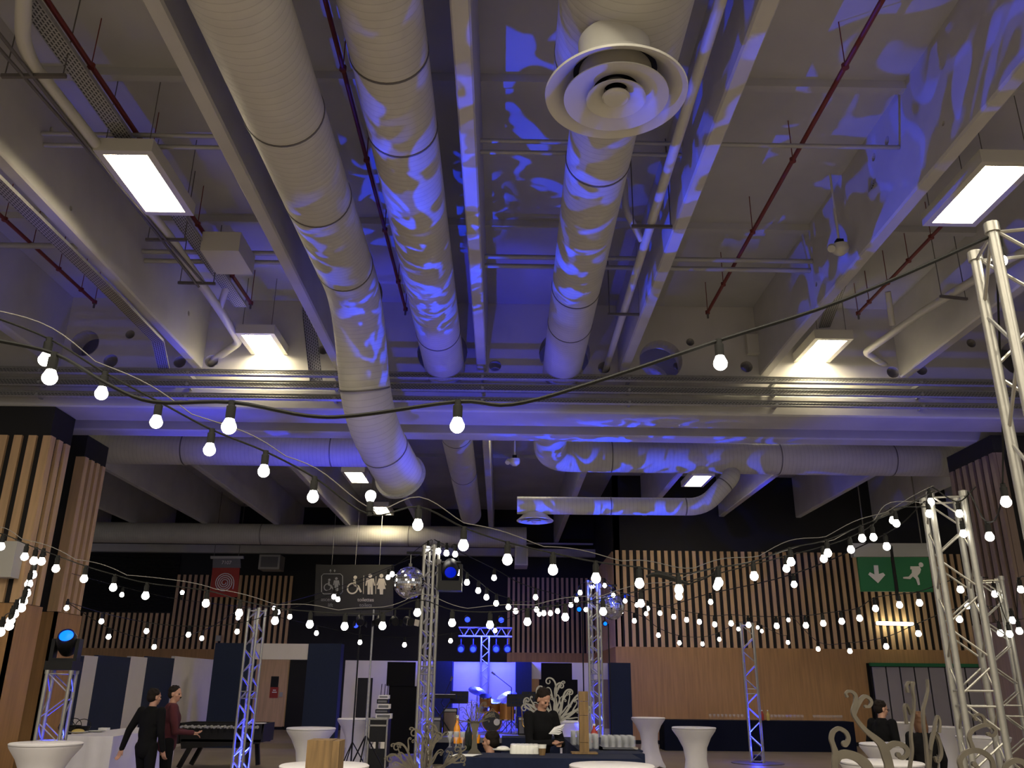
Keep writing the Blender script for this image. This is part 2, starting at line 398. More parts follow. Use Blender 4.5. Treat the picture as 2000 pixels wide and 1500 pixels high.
column('dark brown slatted column behind the tall truss at the right edge', 9.9,12.2,16.4,18.2,6.68,6.30,True,'left','oak_dark','oak_dark')

# ------------------------------------------------------------------ ducts
def duct(label, pts, r, bends=.5, bands=(), cap_rim=False, group=None, n=40, name='air_duct'):
    pts = [Vector(p) for p in pts]; t = thing(name, label, 'air duct', pts[0], group)
    path = elbow(pts, bends); fine = [path[0]]
    for a, b in zip(path, path[1:]):
        k = max(1, int((b-a).length/.6)); fine += [a+(b-a)*(i+1)/k for i in range(k)]
    MB().tube(fine, r, n, uvs=True).build('duct_run','duct_wrap',t,True)
    for (i, f) in bands:                       # segment index, fraction
        p = pts[i].lerp(pts[i+1], f); d = (pts[i+1]-pts[i]).normalized()
        MB().tube([p-d*.012,p+d*.012],(r if not hasattr(r,'__len__') else r[0])+.008,n).build('joint_band','dark_steel',t,True)
    if cap_rim:
        d = (pts[-1]-pts[-2]).normalized(); MB().tube([pts[-1]-d*.03,pts[-1]+d*.03],(r)+.05,n).build('end_flange','galv',t,True)
    return t
# A: left duct, drops in front of the girder and turns under it
A = [atA(432,-130,6.4), atA(470,0,6.95), atA(699,585,13.3), atA(716,815,13.5), atA(782,930,14.7)]
dA = A[2]-A[1]; A[0] = A[1]-dA.normalized()*8
duct('big pale duct with grey seams that elbows down in front of the beam', A, .40, 1.1, [(1,.235),(1,.5),(1,.80),(1,.97),(2,.75),(3,.5)], True)
B0, B1 = atA(742,0,7.55), atA(864,690,15.6); dB = (B1-B0); dB.z = 0
Bz = 7.62
def yduct(px0,py0,px1,py1,z,Ya,Yb):
    a, b = atZ(px0,py0,z), atZ(px1,py1,z); s = (b.x-a.x)/(b.y-a.y)
    return [Vector((a.x+(Ya-a.y)*s,Ya,z)), Vector((a.x+(Yb-a.y)*s,Yb,z))]
Bp = yduct(742,0,862,680,Bz,-4,30.5)
duct('long straight pale duct left of the middle joist, running through the beam hole', Bp, .385, .3, [(0,(y+4)/34.5) for y in (6.7,7.9,13.6,20.0,24)])
Cp = yduct(1213,50,1103,690,7.62,-4,19.3)
pc = lambda y: Cp[0].lerp(Cp[1],(y+4)/23.3)
duct('wide pale duct at the top centre that carries the big round diffuser', [pc(-4), pc(6.9)], .60, .3, [(0,.98)])
latz = atY(1300,893,19.3).z
C2 = [pc(6.8), pc(15.9), Vector((pc(17.6).x-.1,18.2,latz+.2)), Vector((pc(19).x-.05,19.3,latz)), Vector((19,19.3,latz))]
duct('pale duct right of centre that runs through the beam, then elbows to the right', C2, .375, .5, [(0,.18),(0,.55),(0,.70),(3,.08),(3,.30),(3,.45)])
latzL = atY(440,877,19.4).z
duct('horizontal pale duct crossing on the left behind the beam, lit by a warm lamp', [Vector((-17,19.4,latzL)), Vector((-2.6,19.4,latzL))], .385, .3, [(0,.66),(0,.9)])
pb = [atY(1432,905,19.4), atY(1425,945,19.2), atY(1362,990,18.2), atY(1012,987,18.4)]
pb = [Vector((5.35,19.6,latz-.2)), Vector((5.35,19.1,latz-.45)), atA(1375,990,19.4), atA(1010,987,19.4)]
duct('small branch duct below the right crossing duct, ending over a round diffuser', pb, .2, .35, [(0,.5),(1,.3),(2,.1),(2,.5)])
fz = atY(500,1043,33.2).z
duct('distant dim duct running across the back of the hall on the left', [Vector((-22,33.2,fz)), atY(1028,1050,33.2)], .40, .3, [(0,.55),(0,.8)])

def diffuser(label, o, R, h):
    t = thing('ceiling_diffuser', label, 'air diffuser', o); o = Vector(o)
    MB().lathe([(R*.52,h),(R*.52,R*.10)], o, 48, cap=False).build('collar','white_paint',t,True)
    MB().lathe([(R*.60,R*.40),(R*.68,R*.24),(R*.80,R*.12),(R*.95,.02*R),(R,0),(R*1.01,.03*R),(R*.97,R*.07),(R*.84,R*.17),(R*.72,R*.28),(R*.62,R*.42),(R*.60,R*.40)], o, 64, cap=False).build('outer_cone','white_paint',t,True)
    for (a, b, z) in ((.32,.74,-.05),(.17,.42,-.07)):
        MB().lathe([(R*a,R*(z+.26)),(R*a,R*(z+.16)),(R*(a+(b-a)*.55),R*(z+.06)),(R*b,R*z),(R*b,R*(z+.02)),(R*(a+(b-a)*.55),R*(z+.09)),(R*a,R*(z+.26))], o, 64, cap=False).build('inner_cone','white_paint',t,True)
    MB().lathe([(.001,-.06*R),(.17*R,-.06*R),(.20*R,-.03*R),(.18*R,.0),(.001,.02*R)], o, 40).build('centre_disc','white_paint',t,True)
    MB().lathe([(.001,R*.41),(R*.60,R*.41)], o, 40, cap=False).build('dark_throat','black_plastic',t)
    return t
diffuser('big round white ceiling diffuser of nested cones under the wide duct at top centre', atA(1203,187,7.2), .60, .55)
dd = atA(1045,1018,19.4); diffuser('small round diffuser under the short branch duct above the back slats', dd, .42, .42)

# ------------------------------------------------------------------ pipes, conduits, trays
def pipe(name, label, pts, r, m, cat='pipe', bends=.12, clamps=(), n=12, group=None):
    pts = [Vector(p) for p in pts]; t = thing(name, label, cat, pts[0], group)
    MB().tube(elbow(pts, bends, 4), r, n).build('pipe_run', m, t, True)
    for (i, f, L) in clamps:
        p = pts[i].lerp(pts[i+1], f); d = (pts[i+1]-pts[i]).normalized(); x, y = frame_of(d)
        MB().bar(p-x*L-Vector((0,0,r+.02)), p+x*L-Vector((0,0,r+.02)), .04, .04).build('hanger_bar','dark_steel',t)
        for s in (-.9,.9): MB().cyl(p+x*L*s-Vector((0,0,r)), Vector((p.x+x.x*L*s,p.y+x.y*L*s,SLAB)), .008, n=6).build('hanger_rod','dark_steel',t)
    return t
zp = 7.75
p0, p1 = atZ(1420,-40,zp), atZ(1183,722,zp)
pipe('drain_pipe','white pipe running into the beam hole just right of the centre right duct', [p0+(p0-p1)*.6, p1+(p1-p0).normalized()*.6], .062, 'white_paint', clamps=[(0,.615,.28),(0,.79,.28)])
b0 = atZ(1222,412,zp+.35); b1 = atZ(1254,470,zp)
pipe('drain_pipe','short slanting white branch pipe joining the white pipe beside the right centre duct', [b0+Vector((0,0,.5)), b0, b1], .05, 'white_paint')
zl = 8.0
pl = [atZ(48,-60,zl), atZ(44,75,zl), atZ(62,125,zl), atZ(330,462,zl), atZ(432,610,zl), atZ(468,668,zl), atY(405,712,15.9)]
pipe('drain_pipe','long white elbowed pipe on the left that passes behind the two warm ceiling lights', pl, .075, 'white_paint', clamps=[(2,.02,.35),(2,.98,.3),(3,.5,.3)], bends=.15)
pipe('drain_pipe','short vertical white branch pipe rising from the left elbowed pipe near the beam', [atZ(428,604,zl), atA(443,560,14.6), atA(443,560,14.6)+Vector((0,0,.6))], .06, 'white_paint')
zr = 7.9
pr_ = [atZ(2040,470,zr), atZ(1945,520,zr), atZ(1800,610,zr), atZ(1690,688,zr), atY(1742,722,15.9)]
pipe('drain_pipe','white pipe on the right that zigzags down into a round beam hole', pr_, .065, 'white_paint', clamps=[(1,.55,.25)], bends=.12)
pipe('drain_pipe','short white branch pipe above the zigzag pipe on the right', [atZ(1743,635,zr), atZ(1734,570,zr+.5)], .05, 'white_paint')
for lab, a, b, z, r, m in [
    ('dark red sprinkler pipe crossing the bay right of the big diffuser', (1740,-30), (1382,610), 8.45, .03, 'red_pipe'),
    ('dark red sprinkler pipe ending near the leftmost deep joist', (-30,392), (185,590), 8.45, .03, 'red_pipe'),
    ('dark red sprinkler pipe beside the perforated tray at the upper left', (78,-20), (490,592), 8.40, .032, 'red_pipe'),
    ('thin brown red pipe in the dark bay between the two big left ducts', (630,-20), (792,604), 8.6, .028, 'red_pipe'),
    ('dark red pipe behind the right zigzag pipe leading to the right ceiling lights', (1850,430), (1676,612), 8.45, .028, 'red_pipe')]:
    A0, B0 = atZ(*a,z), atZ(*b,z)
    t = pipe('sprinkler_pipe', lab, [A0, B0], r, m, 'sprinkler pipe')
    for f in (.15,.38,.62,.85,1):
        p = A0.lerp(B0,f); MB().lathe([(.042,-.03),(.042,.03)],p,10).cyl(p,p+Vector((0,0,SLAB-z)),.007,n=6).build('pipe_fitting','red_pipe',t)
    MB().cyl(B0,B0-Vector((0,0,.12)),.02,n=8).build('sprinkler_head','dark_steel',t)
for nm, a, b, lab in [(0,(-10,55),(330,430),'a'),(1,(-10,85),(318,440),'b'),(2,(300,430),(395,555),'c'),(3,(285,440),(388,570),'d')]:
    if nm < 2: pipe('cable_conduit','pair member of slim dark conduits along the leftmost deep joist'+(', upper one' if nm else ', lower one'), [atZ(*a,7.9), atZ(388+nm*8,560-nm*10,7.9)], .02, 'dark_steel', 'conduit')
# cross conduits between joists
def xpipe(lab, x0, x1, y, z, r=.035, m='grey_metal'):
    pipe('cross_pipe', lab, [(x0,y,z),(x1,y,z)], r, m, 'pipe')
for (py, z, dy) in ((276,8.35,.0),(298,8.25,.0),(502,8.4,0),(520,8.3,0)):
    Y = atZ(1010,py,z).y
    for (xa, xb, nm) in ((RX[4]+.1,RX[5]-.1,'in the bay left of the elbowing duct'),(RX[6]+.1,RX[7]-.1,'right of the middle joist'),(RX[7]+.1,RX[8]-.1,'across the right red pipe bay')):
        if nm.startswith('across') and py == 298: continue
        xpipe('cross pipe %s, %s' % (nm, {276:'first of four',298:'second of four',502:'third of four',520:'fourth of four'}[py]), xa, xb, Y, z, .04 if py > 400 else .03)
xpipe('thin grey cross pipe over the far left bay behind the lower sprinkler pipe', RX[3]+.1, RX[4]-.1, atZ(60,480,8.4).y, 8.4, .05)
# perforated trays
def tray(lab, pts, w, h=.05, up=None, name='cable_tray'):
    pts = [Vector(p) for p in pts]; t = thing(name, lab, 'cable tray', pts[0]); mb = MB(); lip = MB(); L = 0
    for a, b in zip(pts, pts[1:]):
        d = (b-a).normalized(); u = Vector(up or (0,0,1)); x = d.cross(u).normalized(); l = (b-a).length
        n = mb.add([a-x*w/2, a+x*w/2, b+x*w/2, b-x*w/2], [(0,1,2,3)])
        for i, uv in enumerate([(L,0),(L,w),(L+l,w),(L+l,0)]): mb.uv[n+i] = uv
        for s in (-1,1): lip.bar(a+x*w/2*s+u*h/2, b+x*w/2*s+u*h/2, .006, h, u)
        L += l
    mb.build('perforated_base','perforated',t); lip.build('side_rail','galv',t); return t
tray('perforated galvanised tray beside the red pipe at the upper left', [atZ(38,-20,8.2), atZ(252,285,8.2), atZ(470,600,8.2)], .22)
t0 = [atZ(-20,345,7.5), atZ(232,590,7.5), atZ(308,668,7.5), atY(322,733,15.3)]
tray('perforated tray hanging along the leftmost deep joist and bending down to the beam', t0, .20)
tray('short perforated tray climbing the beam face left of the elbowing duct', [atY(602,560,15.3), atY(604,620,15.3), atY(618,745,15.3)], .24, up=(0,-1,0))
for lab, py, Y, w in (('upper of three long cable trays in front of the beam',738,15.05,.16),('middle of three long cable trays in front of the beam',760,15.1,.20),('lowest of three long cable trays in front of the beam',784,15.12,.14)):
    a = atY(1000,py,Y); z = a.z
    t = tray(lab, [(-13,Y,z),(13,Y,z)], w, .05, up=(0,-1,.6))
    for k in range(9): x = -11.6+2.79*k; MB().box((x,Y,z-.02),(x+.05,15.6,z+.05)).build('support_bracket','galv',t)
tray('perforated tray with lamps along the right bay', [atZ(1690,395,8.3)+Vector((0,-.5,0)), atZ(1610,640,8.3)], .2)

# ------------------------------------------------------------------ luminaires
def luminaire(lab, x0, y0, x1, y1, Wd=.6, z=7.95):
    a, b = atZ(x0,y0,z), atZ(x1,y1,z)
    x = (a.x+b.x)/2; ya, yb = a.y, b.y; ya, yb = min(ya,yb), max(ya,yb)
    t = thing('ceiling_light', lab, 'ceiling light', (x,(ya+yb)/2,z), 'warm panel lights under the ceiling')
    m = .09
    fr = MB().box((x-Wd/2-m,ya-m,z-.05),(x-Wd/2,yb+m,z+.10)).box((x+Wd/2,ya-m,z-.05),(x+Wd/2+m,yb+m,z+.10)).box((x-Wd/2,ya-m,z-.05),(x+Wd/2,ya,z+.10)).box((x-Wd/2,yb,z-.05),(x+Wd/2,yb+m,z+.10)).box((x-Wd/2-m,ya-m,z+.10),(x+Wd/2+m,yb+m,z+.13))
    fr.build('housing','white_paint',t)
    dv = MB()
    for k in range(6):
        cx = x-Wd/2+Wd*(k+.5)/6; dv.lathe([(Wd/12*.98,0),(Wd/12*.98,yb-ya)],(cx,ya,z+.06),10,(0,1,0))
    dv.build('light_tubes','lamp_warm',t,True)
    for sx in (-1,1):
        for yy in (ya,yb): MB().cyl((x+sx*Wd/2,yy,z+.1),(x+sx*Wd/2,yy,SLAB),.006,n=6).build('suspension_wire','dark_steel',t)
    return t
luminaire('large bright warm panel light at the upper left, the biggest on the left', 245,296,325,408,.54)
luminaire('warm panel light just before the beam on the left, above the crossing trays', 500,650,537,702,.54)
luminaire('large bright warm panel light cut by the right edge of the photo', 1952,318,1872,430,.56)
luminaire('warm panel light just before the beam on the right', 1622,660,1578,714,.54)
luminaire('small far panel light beside the elbowing duct, nearer of two', 692,920,702,940,.54)
luminaire('small far panel light below the elbow duct end, farther of two', 743,988,748,1003,.54)
luminaire('small far panel light at the branch duct on the right', 1375,927,1350,947,.54)
luminaire('panel light over the right crossing duct, mostly hidden by the beam', 1442,852,1432,859,.54)
for k, x in enumerate((-11.1,-5.0,0.9,6.6,12.4,18.0)):  # unseen fill lights added behind the beam to brighten the rear hall
    q = Vector((x,20.6,8.5)); t = thing('ceiling_light','added fill panel light hidden behind the beam, %s of six across the hall' % ['first','second','third','fourth','fifth','sixth'][k],'ceiling light',q,'warm panel lights under the ceiling')
    MB().box((x-.36,19.9,8.5),(x+.36,21.4,8.6)).build('housing','white_paint',t); MB().box((x-.27,20.0,8.48),(x+.27,21.3,8.5)).build('light_tubes','lamp_warm',t)
luminaire('panel light over the left crossing duct, mostly hidden by the beam', 655,845,657,850,.54)

# ================================================================== partitions behind the tables and the stage
def upright(name, m, x0, x1, ytop, Y, th=.08, ybot=None, z0=0.0, parent=None, z1=None):
    a = atY(x0, ytop, Y); b = atY(x1, ytop, Y); z = z1 if z1 is not None else (a.z+b.z)/2
    zb = z0 if ybot is None else atY((x0+x1)/2, ybot, Y).z
    return MB().box((a.x,Y,zb),(b.x,Y+th,z)).build(name, m, parent)
def slab(name, m, A, B, z1, th=.10, z0=0.0, parent=None):
    A, B = Vector((A.x,A.y,z0)), Vector((B.x,B.y,z0)); d = (B-A).normalized(); n = Vector((-d.y,d.x,0))*th
    h = Vector((0,0,z1-z0)); mb = MB()
    mb.add([A,B,B+n,A+n,A+h,B+h,B+n+h,A+n+h], [(0,3,2,1),(4,5,6,7),(0,1,5,4),(1,2,6,5),(2,3,7,6),(3,0,4,7)])
    return mb.build(name, m, parent)
Lp = [atZ(140,1500,0), atZ(228,1483,0), atZ(365,1455,0)]
def on(p0, px): # point of the slanted partition line seen at px near the top
    a, b = Lp[0], Lp[2]; d = b-a; best = None
    for i in range(-60, 240):
        p = a + d*(i/150.0); q = RM.transposed() @ (Vector((p.x,p.y,2.5))-CAM); x = 1000+F_PX*q.x/-q.z
        if best is None or abs(x-px) < best[0]: best = (abs(x-px), p)
    return best[1]
edges = [(120,168,'blue_panel'),(168,195,'white_panel'),(195,258,'blue_panel'),(258,290,'white_panel'),(290,342,'blue_panel'),(342,424,'white_panel')]
names = {120:'blue partition panel behind the blue lit truss totem on the left',168:'narrow white partition panel right of the blue lit totem',195:'blue partition panel behind the white buffet table',
         258:'narrow white partition panel between two blue ones behind the dark clothed man',290:'blue partition panel behind the head of the man in black',342:'wide white partition panel behind the maroon sweater man and the football table'}
for x0, x1, m in edges:
    pa, pb = on(0,x0), on(0,x1); t = slab('partition_panel', m, pa, pb, (atY(x0,1277+x0*.022,pa.y).z+atY(x1,1277+x1*.022,pb.y).z)/2); tag(t, names[x0], 'partition panel')
Yb = 26.6
t = thing('partition_gateway','blue and white partition gateway: two tall blue panels under a white header','partition', atY(540,1440,Yb)*1.0)
t.location.z = 0
upright('blue_panel','blue_panel',421,500,1256,Yb,.3,parent=t)
upright('blue_panel','blue_panel',603,667,1257,Yb,.5,parent=t)
upright('white_header','white_panel',500,603,1257,Yb+.02,.2,1288,parent=t)
upright('white_base','white_panel',398,500,1447,Yb-.05,.05,1452,parent=t)
# stage back wall
YS = 27.2
t = thing('stage_backdrop','long white exhibition wall with blue strips standing behind the stage','exhibition wall',(0,YS,0))
zt = atY(900,1292,YS).z
def sp(nm, m, x0, x1, y0=YS, th=.1, zlo=0, zhi=None): 
    a, b = atY(x0,1330,YS), atY(x1,1330,YS); return MB().box((a.x,y0,zlo),(b.x,y0+th,zhi or zt)).build(nm, m, t)
sp('white_panel','white_panel',672,850); sp('blue_strip','blue_panel',850,884,YS-.25,.35); sp('white_panel','white_panel',884,1007,YS+.4,.1); sp('blue_strip','blue_panel',1007,1038,YS-.25,.75)
sp('white_panel','white_panel',1038,1188); sp('blue_strip','blue_panel',1188,1228,YS-.5,.7)
sp('doorway_dark','black_plastic',699,728,YS-.02,.02,.1,atY(710,1324,YS).z); sp('doorway_dark','oak_dark',1159,1189,YS-.02,.02,.6,atY(1170,1327,YS).z)
sp('oak_door_panel','oak',1039,1053,YS-.02,.02,1.0,atY(1045,1326,YS).z)
t = thing('black_screen','black board screen with two joined heights left of the central truss','screen',(atY(785,1300,YS-2).x,YS-2,0))
upright('upper_board','black_cloth',757,812,1293,YS-2,.06,1340,parent=t); upright('lower_board','black_cloth',760,816,1340,YS-1.98,.05,parent=t)
t = thing('black_screen','black board screen behind the bartender and the silver scroll tree','screen',(atY(1090,1300,YS-1).x,YS-1,0))
upright('upper_board','black_cloth',1057,1117,1295,YS-1,.06,1328,parent=t); upright('lower_board','black_cloth',1053,1128,1327,YS-.98,.05,parent=t)
# oak service door in the back wall, seen through the gateway
t = tag(thing('door_1',None,None,(atY(530,1400,WB-.1).x,WB-.1,0)), kind='structure')
tag(upright('door_leaf','oak_slat',496,568,1280,WB-.12,.05,z0=.12,parent=t),kind='structure'); 
a = atY(538,1345,WB-.14)
tag(upright('door_glass','black_plastic',530,545,1321,WB-.14,.02,1342,parent=t),kind='structure'); tag(upright('red_notice','red_sign',528,544,1342,WB-.15,.02,1363,parent=t),kind='structure')
for (y0,y1,s) in ((1347,1349,6),(1351,1353,9)): tag(upright('notice_text','white_ink',536-s/2,536+s/2,y0,WB-.16,.01,y1,parent=t),kind='structure')
tag(upright('door_lock','grey_metal',546,552,1352,WB-.16,.03,1361,parent=t),kind='structure')
tag(upright('dark_jamb','black_plastic',568,604,1280,WB-.2,.1,parent=t),kind='structure')
# folding wall on the right with green head rail
YF = WR-.25
t = thing('folding_wall','grey folding wall of tall panels with a green head rail, right of the long dark buffet','folding wall',(atY(1830,1400,YF).x,YF,0))
xs = [1702,1730,1757,1785,1813,1845,1884,1925,1968]
zf = atY(1760,1303,YF).z
for a, b in zip(xs, xs[1:]):
    A0, B0 = atY(a,1303,YF), atY(b,1303,YF); MB().box((A0.x+.025,YF,.05),(B0.x-.025,YF+.08,zf)).build('panel','grey_panel',t)
A0, B0 = atY(1700,1303,YF), atY(1970,1303,YF)
MB().box((A0.x,YF+.05,0),(B0.x,YF+.14,zf+.05)).build('dark_frame','black_plastic',t); MB().box((A0.x,YF-.05,zf+.02),(B0.x,YF+.1,zf+.13)).build('head_rail','green_sign',t)
t = thing('beige_panel','pale yellow wall panel standing at the right edge behind the trusses','wall panel',(atY(1985,1400,YF-3).x,YF-3,0)); upright('panel_board','cream_ink',1974,2060,1307,YF-3,.1,parent=t)

# ================================================================== signs
def text(s, px, py, Y, hpx, m, parent, name='lettering', align='CENTER', off=.0):
    cu = bpy.data.curves.new(name,'FONT'); cu.body = s; cu.align_x = align; cu.size = 1; cu.extrude = .004
    P = atY(px,py,Y); o = bpy.data.objects.new('t',cu); col.objects.link(o)
    dg = bpy.context.evaluated_depsgraph_get(); me = bpy.data.meshes.new_from_object(o.evaluated_get(dg)); bpy.data.objects.remove(o)
    sc = hpx/ppm(P)/.72
    me.transform(Matrix.Translation(P-parent_world(parent)) @ Matrix.Rotation(PI/2,4,'X') @ Matrix.Scale(sc,4))
    me.materials.clear(); me.materials.append(M[m]); q = bpy.data.objects.new(name, me); col.objects.link(q); q.parent = parent; return q
def pxpoly(name, m, pts, Y, parent, th=.01):
    q = [atY(x,y,Y) for x,y in pts]; o = Vector((0,Y,0)); return MB().prism([(p.x,p.z) for p in q], o,(1,0,0),(0,0,1),(0,th,0)).build(name,m,parent)
def pxring(name, m, cx, cy, r, w, Y, parent, a0=0, a1=360, th=.01, n=32):
    P = atY(cx,cy,Y); s = ppm(P); mb = MB(); R0, R1 = (r-w/2)/s, (r+w/2)/s
    out = []; k = int(n*(a1-a0)/360)+1
    for i in range(k):
        a, b = [math.radians(a0+(a1-a0)*j/k) for j in (i,i+1)]
        mb.prism([(R0*math.cos(a),R0*math.sin(a)),(R1*math.cos(a),R1*math.sin(a)),(R1*math.cos(b),R1*math.sin(b)),(R0*math.cos(b),R0*math.sin(b))], P,(1,0,0),(0,0,1),(0,th,0))
    return mb.build(name,m,parent)
def pxdisc(name, m, cx, cy, r, Y, parent, th=.01):
    P = atY(cx,cy,Y); R = r/ppm(P); return MB().prism([(R*math.cos(2*PI*i/20),R*math.sin(2*PI*i/20)) for i in range(20)],P,(1,0,0),(0,0,1),(0,th,0)).build(name,m,parent)
# fire hose sign 7107
Y = 34.0
t = thing('fire_hose_sign','hanging red sign with a white coiled hose under a grey 7107 plate','sign',atY(438,1130,Y))
pxpoly('grey_plate','sign_grey',[(416,1090),(469,1090),(470,1109),(415,1109)],Y,t,.06); pxpoly('top_rail','grey_metal',[(411,1086),(475,1086),(475,1091),(411,1091)],Y-.02,t,.12)
pxpoly('red_panel','red_sign',[(415,1109),(468,1109),(463,1166),(409,1166)],Y,t,.06)
text('7107',442,1102,Y-.01,7,'white_ink',t)
for x in (418,466): P = atY(x,1087,Y+.03); MB().cyl(P,(P.x,P.y,SLAB),.012,n=6).build('hanging_rod','dark_steel',t)
P = atY(438,1138,Y-.02); s = ppm(P); sp_ = [P+Vector(((3+15.5*i/70)*math.cos(-i/70*8*PI+.2)/s,0,(3+15.5*i/70)*math.sin(-i/70*8*PI+.2)/s)) for i in range(71)]
sp_ += [P+Vector((18.8/s,0,-4/s)), P+Vector((18/s,0,-12/s))]
MB().tube(sp_,.9/s,6).build('hose_symbol','white_ink',t)
# toilets and lift sign
Y = 32.3
t = thing('toilets_sign','large black hanging sign with white lift and toilets pictograms, ascenseur and toilettes','sign',atY(690,1150,Y))
pxpoly('black_board','sign_black',[(617,1103),(768,1103),(768,1203),(613,1203)],Y,t,.1)
for x in (648,694,741): P = atY(x,1103,Y+.05); MB().cyl(P,(P.x,P.y,SLAB),.008,n=6).build('hanging_wire','grey_metal',t)
Y -= .02
def man(x, y, h, m, dress=False):
    u = h/20.0
    pxdisc('pictogram_head',m,x,y-h/2+1.8*u,1.9*u,Y,t)
    pts = [(-3.6,-5.6),(3.6,-5.6),(4.8,1.2),(3.6,1.6),(2.6,-3),(2.6,10),(.4,10),(.2,2.5),(-.2,2.5),(-.4,10),(-2.6,10),(-2.6,-3),(-3.6,1.6),(-4.8,1.2)]
    if dress: pts = [(-2.6,-5.6),(2.6,-5.6),(4.8,.8),(3.8,1.3),(2.3,-2.4),(4.2,4.6),(1.8,4.8),(1.5,10),(-1.5,10),(-1.8,4.8),(-4.2,4.6),(-2.3,-2.4),(-3.8,1.3),(-4.8,.8)]
    pxpoly('pictogram_body',m,[(x+a*u,y+b*u) for a,b in pts],Y,t)
def chair(x, y, h, m):
    u = h/20.0
    pxdisc('pictogram_head',m,x+1*u,y-8*u,1.9*u,Y,t); pxring('pictogram_wheel',m,x-2*u,y+4*u,5.4*u,1.5*u,Y,t,60,400)
    pxpoly('pictogram_body',m,[(x-1*u,y-5.5*u),(x+1.6*u,y-5.5*u),(x+1.8*u,y-.8*u),(x+5*u,y+1*u),(x+8.2*u,y+7.5*u),(x+6.4*u,y+8.6*u),(x+3.4*u,y+2.8*u),(x-1*u,y+1*u)],Y,t)
man(723,1141,40,'cream_ink'); man(745,1141,40,'cream_ink',True); chair(692,1142,36,'cream_ink'); man(657,1141,27,'grey_ink'); chair(642,1142,24,'grey_ink')
for x in (710,734): pxpoly('divider_line','cream_ink',[(x,1124),(x+1,1124),(x+.2,1160),(x-.8,1160)],Y,t)
fr = [(632,1121),(665,1121),(669,1125),(669,1156),(665,1160),(632,1160),(628,1156),(628,1125)]
Pp = [atY(x,y,Y) for x,y in fr]; MB().tube(Pp+[Pp[0],Pp[1]],.8/ppm(Pp[0]),6).build('lift_frame','grey_ink',t)
for x, d in ((645.5,1),(653.5,-1)):
    pxpoly('lift_arrow','grey_ink',[(x-.5,1115-3*d*-1 if d<0 else 1118),(x+.5,1118 if d>0 else 1112),(x+.5,1114.5),(x+2.2,1114.5+d*1),(x,1114.5-d*3.2),(x-2.2,1114.5+d*1),(x-.5,1114.5)],Y,t)
text('ascenseur',646,1174,Y,7,'grey_ink',t); text('lift',645,1185,Y,7,'grey_ink',t); text('toilettes',714,1174.5,Y,7,'cream_ink',t); text('toilets',714,1185,Y,7,'grey_ink',t)
# exit sign
Y = 26.5
t = thing('exit_sign','green emergency exit sign with white down arrow and running figure','exit sign',atY(1750,1120,Y))
pxpoly('grey_box','grey_metal',[(1664,1061),(1812,1061),(1816,1087),(1668,1087)],Y,t,.25); pxpoly('green_panel','green_sign',[(1675,1088),(1739,1088),(1749,1155),(1683,1155)],Y,t,.1); pxpoly('green_panel','green_sign',[(1746,1088),(1813,1088),(1823,1156),(1756,1156)],Y,t,.1)
pxpoly('black_strap','black_plastic',[(1738,1066),(1743,1066),(1757,1172),(1751,1172)],Y-.02,t,.05)
Y -= .02
pxpoly('down_arrow','white_ink',[(1706.5,1104),(1715,1104),(1716.5,1121),(1725,1118.5),(1729,1123),(1715,1139),(1696,1122),(1699,1117.5),(1708,1122)],Y,t)
pxdisc('figure_head','white_ink',1799,1103,4.6,Y,t)
pxpoly('figure_body','white_ink',[(1778,1106),(1796,1106),(1799,1112),(1797,1119),(1792,1125),(1795,1130),(1797,1142),(1793,1143),(1789,1131),(1783,1126),(1778,1131),(1764,1130),(1764,1127),(1775,1126),(1781,1119),(1781,1112),(1778,1112)],Y,t)
for x in (1690,1800): MB().cyl(atY(x,1061,Y),Vector((atY(x,1061,Y).x,Y,SLAB)),.02,n=8).build('hanging_rod','dark_steel',t)
# wall tube lamp
Y = WR-.22
t = thing('wall_tube_lamp','glowing fluorescent tube fixed to the slats under the green exit sign','wall lamp',atY(1747,1218,Y))
MB().cyl(atY(1713,1217,Y),atY(1783,1219,Y),.06,n=12).build('light_tube','tube_light',t); MB().box(tuple(atY(1712,1215,Y)+Vector((0,.06,0))),tuple(atY(1784,1221,Y)+Vector((0,.15,0)))).build('batten','white_paint',t)
# little boxes on walls and ceiling
def wallbox(name, lab, cat, x0, y0, x1, y1, Y, d, m, front=None, parts=()):
    a, b = atY(x0,y0,Y), atY(x1,y1,Y); t = thing(name, lab, cat, ((a.x+b.x)/2,Y,(a.z+b.z)/2))
    MB().box((a.x,Y,a.z),(b.x,Y+d,b.z)).build('housing',m,t)
    if front: i = (b.x-a.x)*.1; MB().box((a.x+i,Y-.012,b.z+i),(b.x-i,Y,a.z-i)).build('front_panel',front,t)
    return t
wallbox('wall_speaker','beige square loudspeaker box under the far duct, above the left back slats','loudspeaker',507,1083,545,1112,WB-1.2,.8,'grey_metal','sign_grey')
wallbox('control_box','pale grey electrical box mounted on the slatted column at the left edge','electrical box',-40,1056,20,1127,15.0,.27,'white_paint')
wallbox('hanging_unit','white box unit hanging from the ceiling above the middle back slats','ventilation unit',1006,1066,1031,1104,33,1.2,'white_paint','grey_metal')
wallbox('duct_box','pale square plenum box hanging in the bay left of the big elbowing duct','plenum box',396,452,466,490,11.6,.8,'white_paint')
wallbox('emergency_lamp','small white emergency lamp box on the beam face right of the near bulb','emergency lamp',1458,652,1487,690,15.45,.12,'white_paint')
wallbox('socket_box','small grey box on the back slats above the blue gateway panel','electrical box',422,1241,430,1252,WB-.2,.1,'grey_metal')
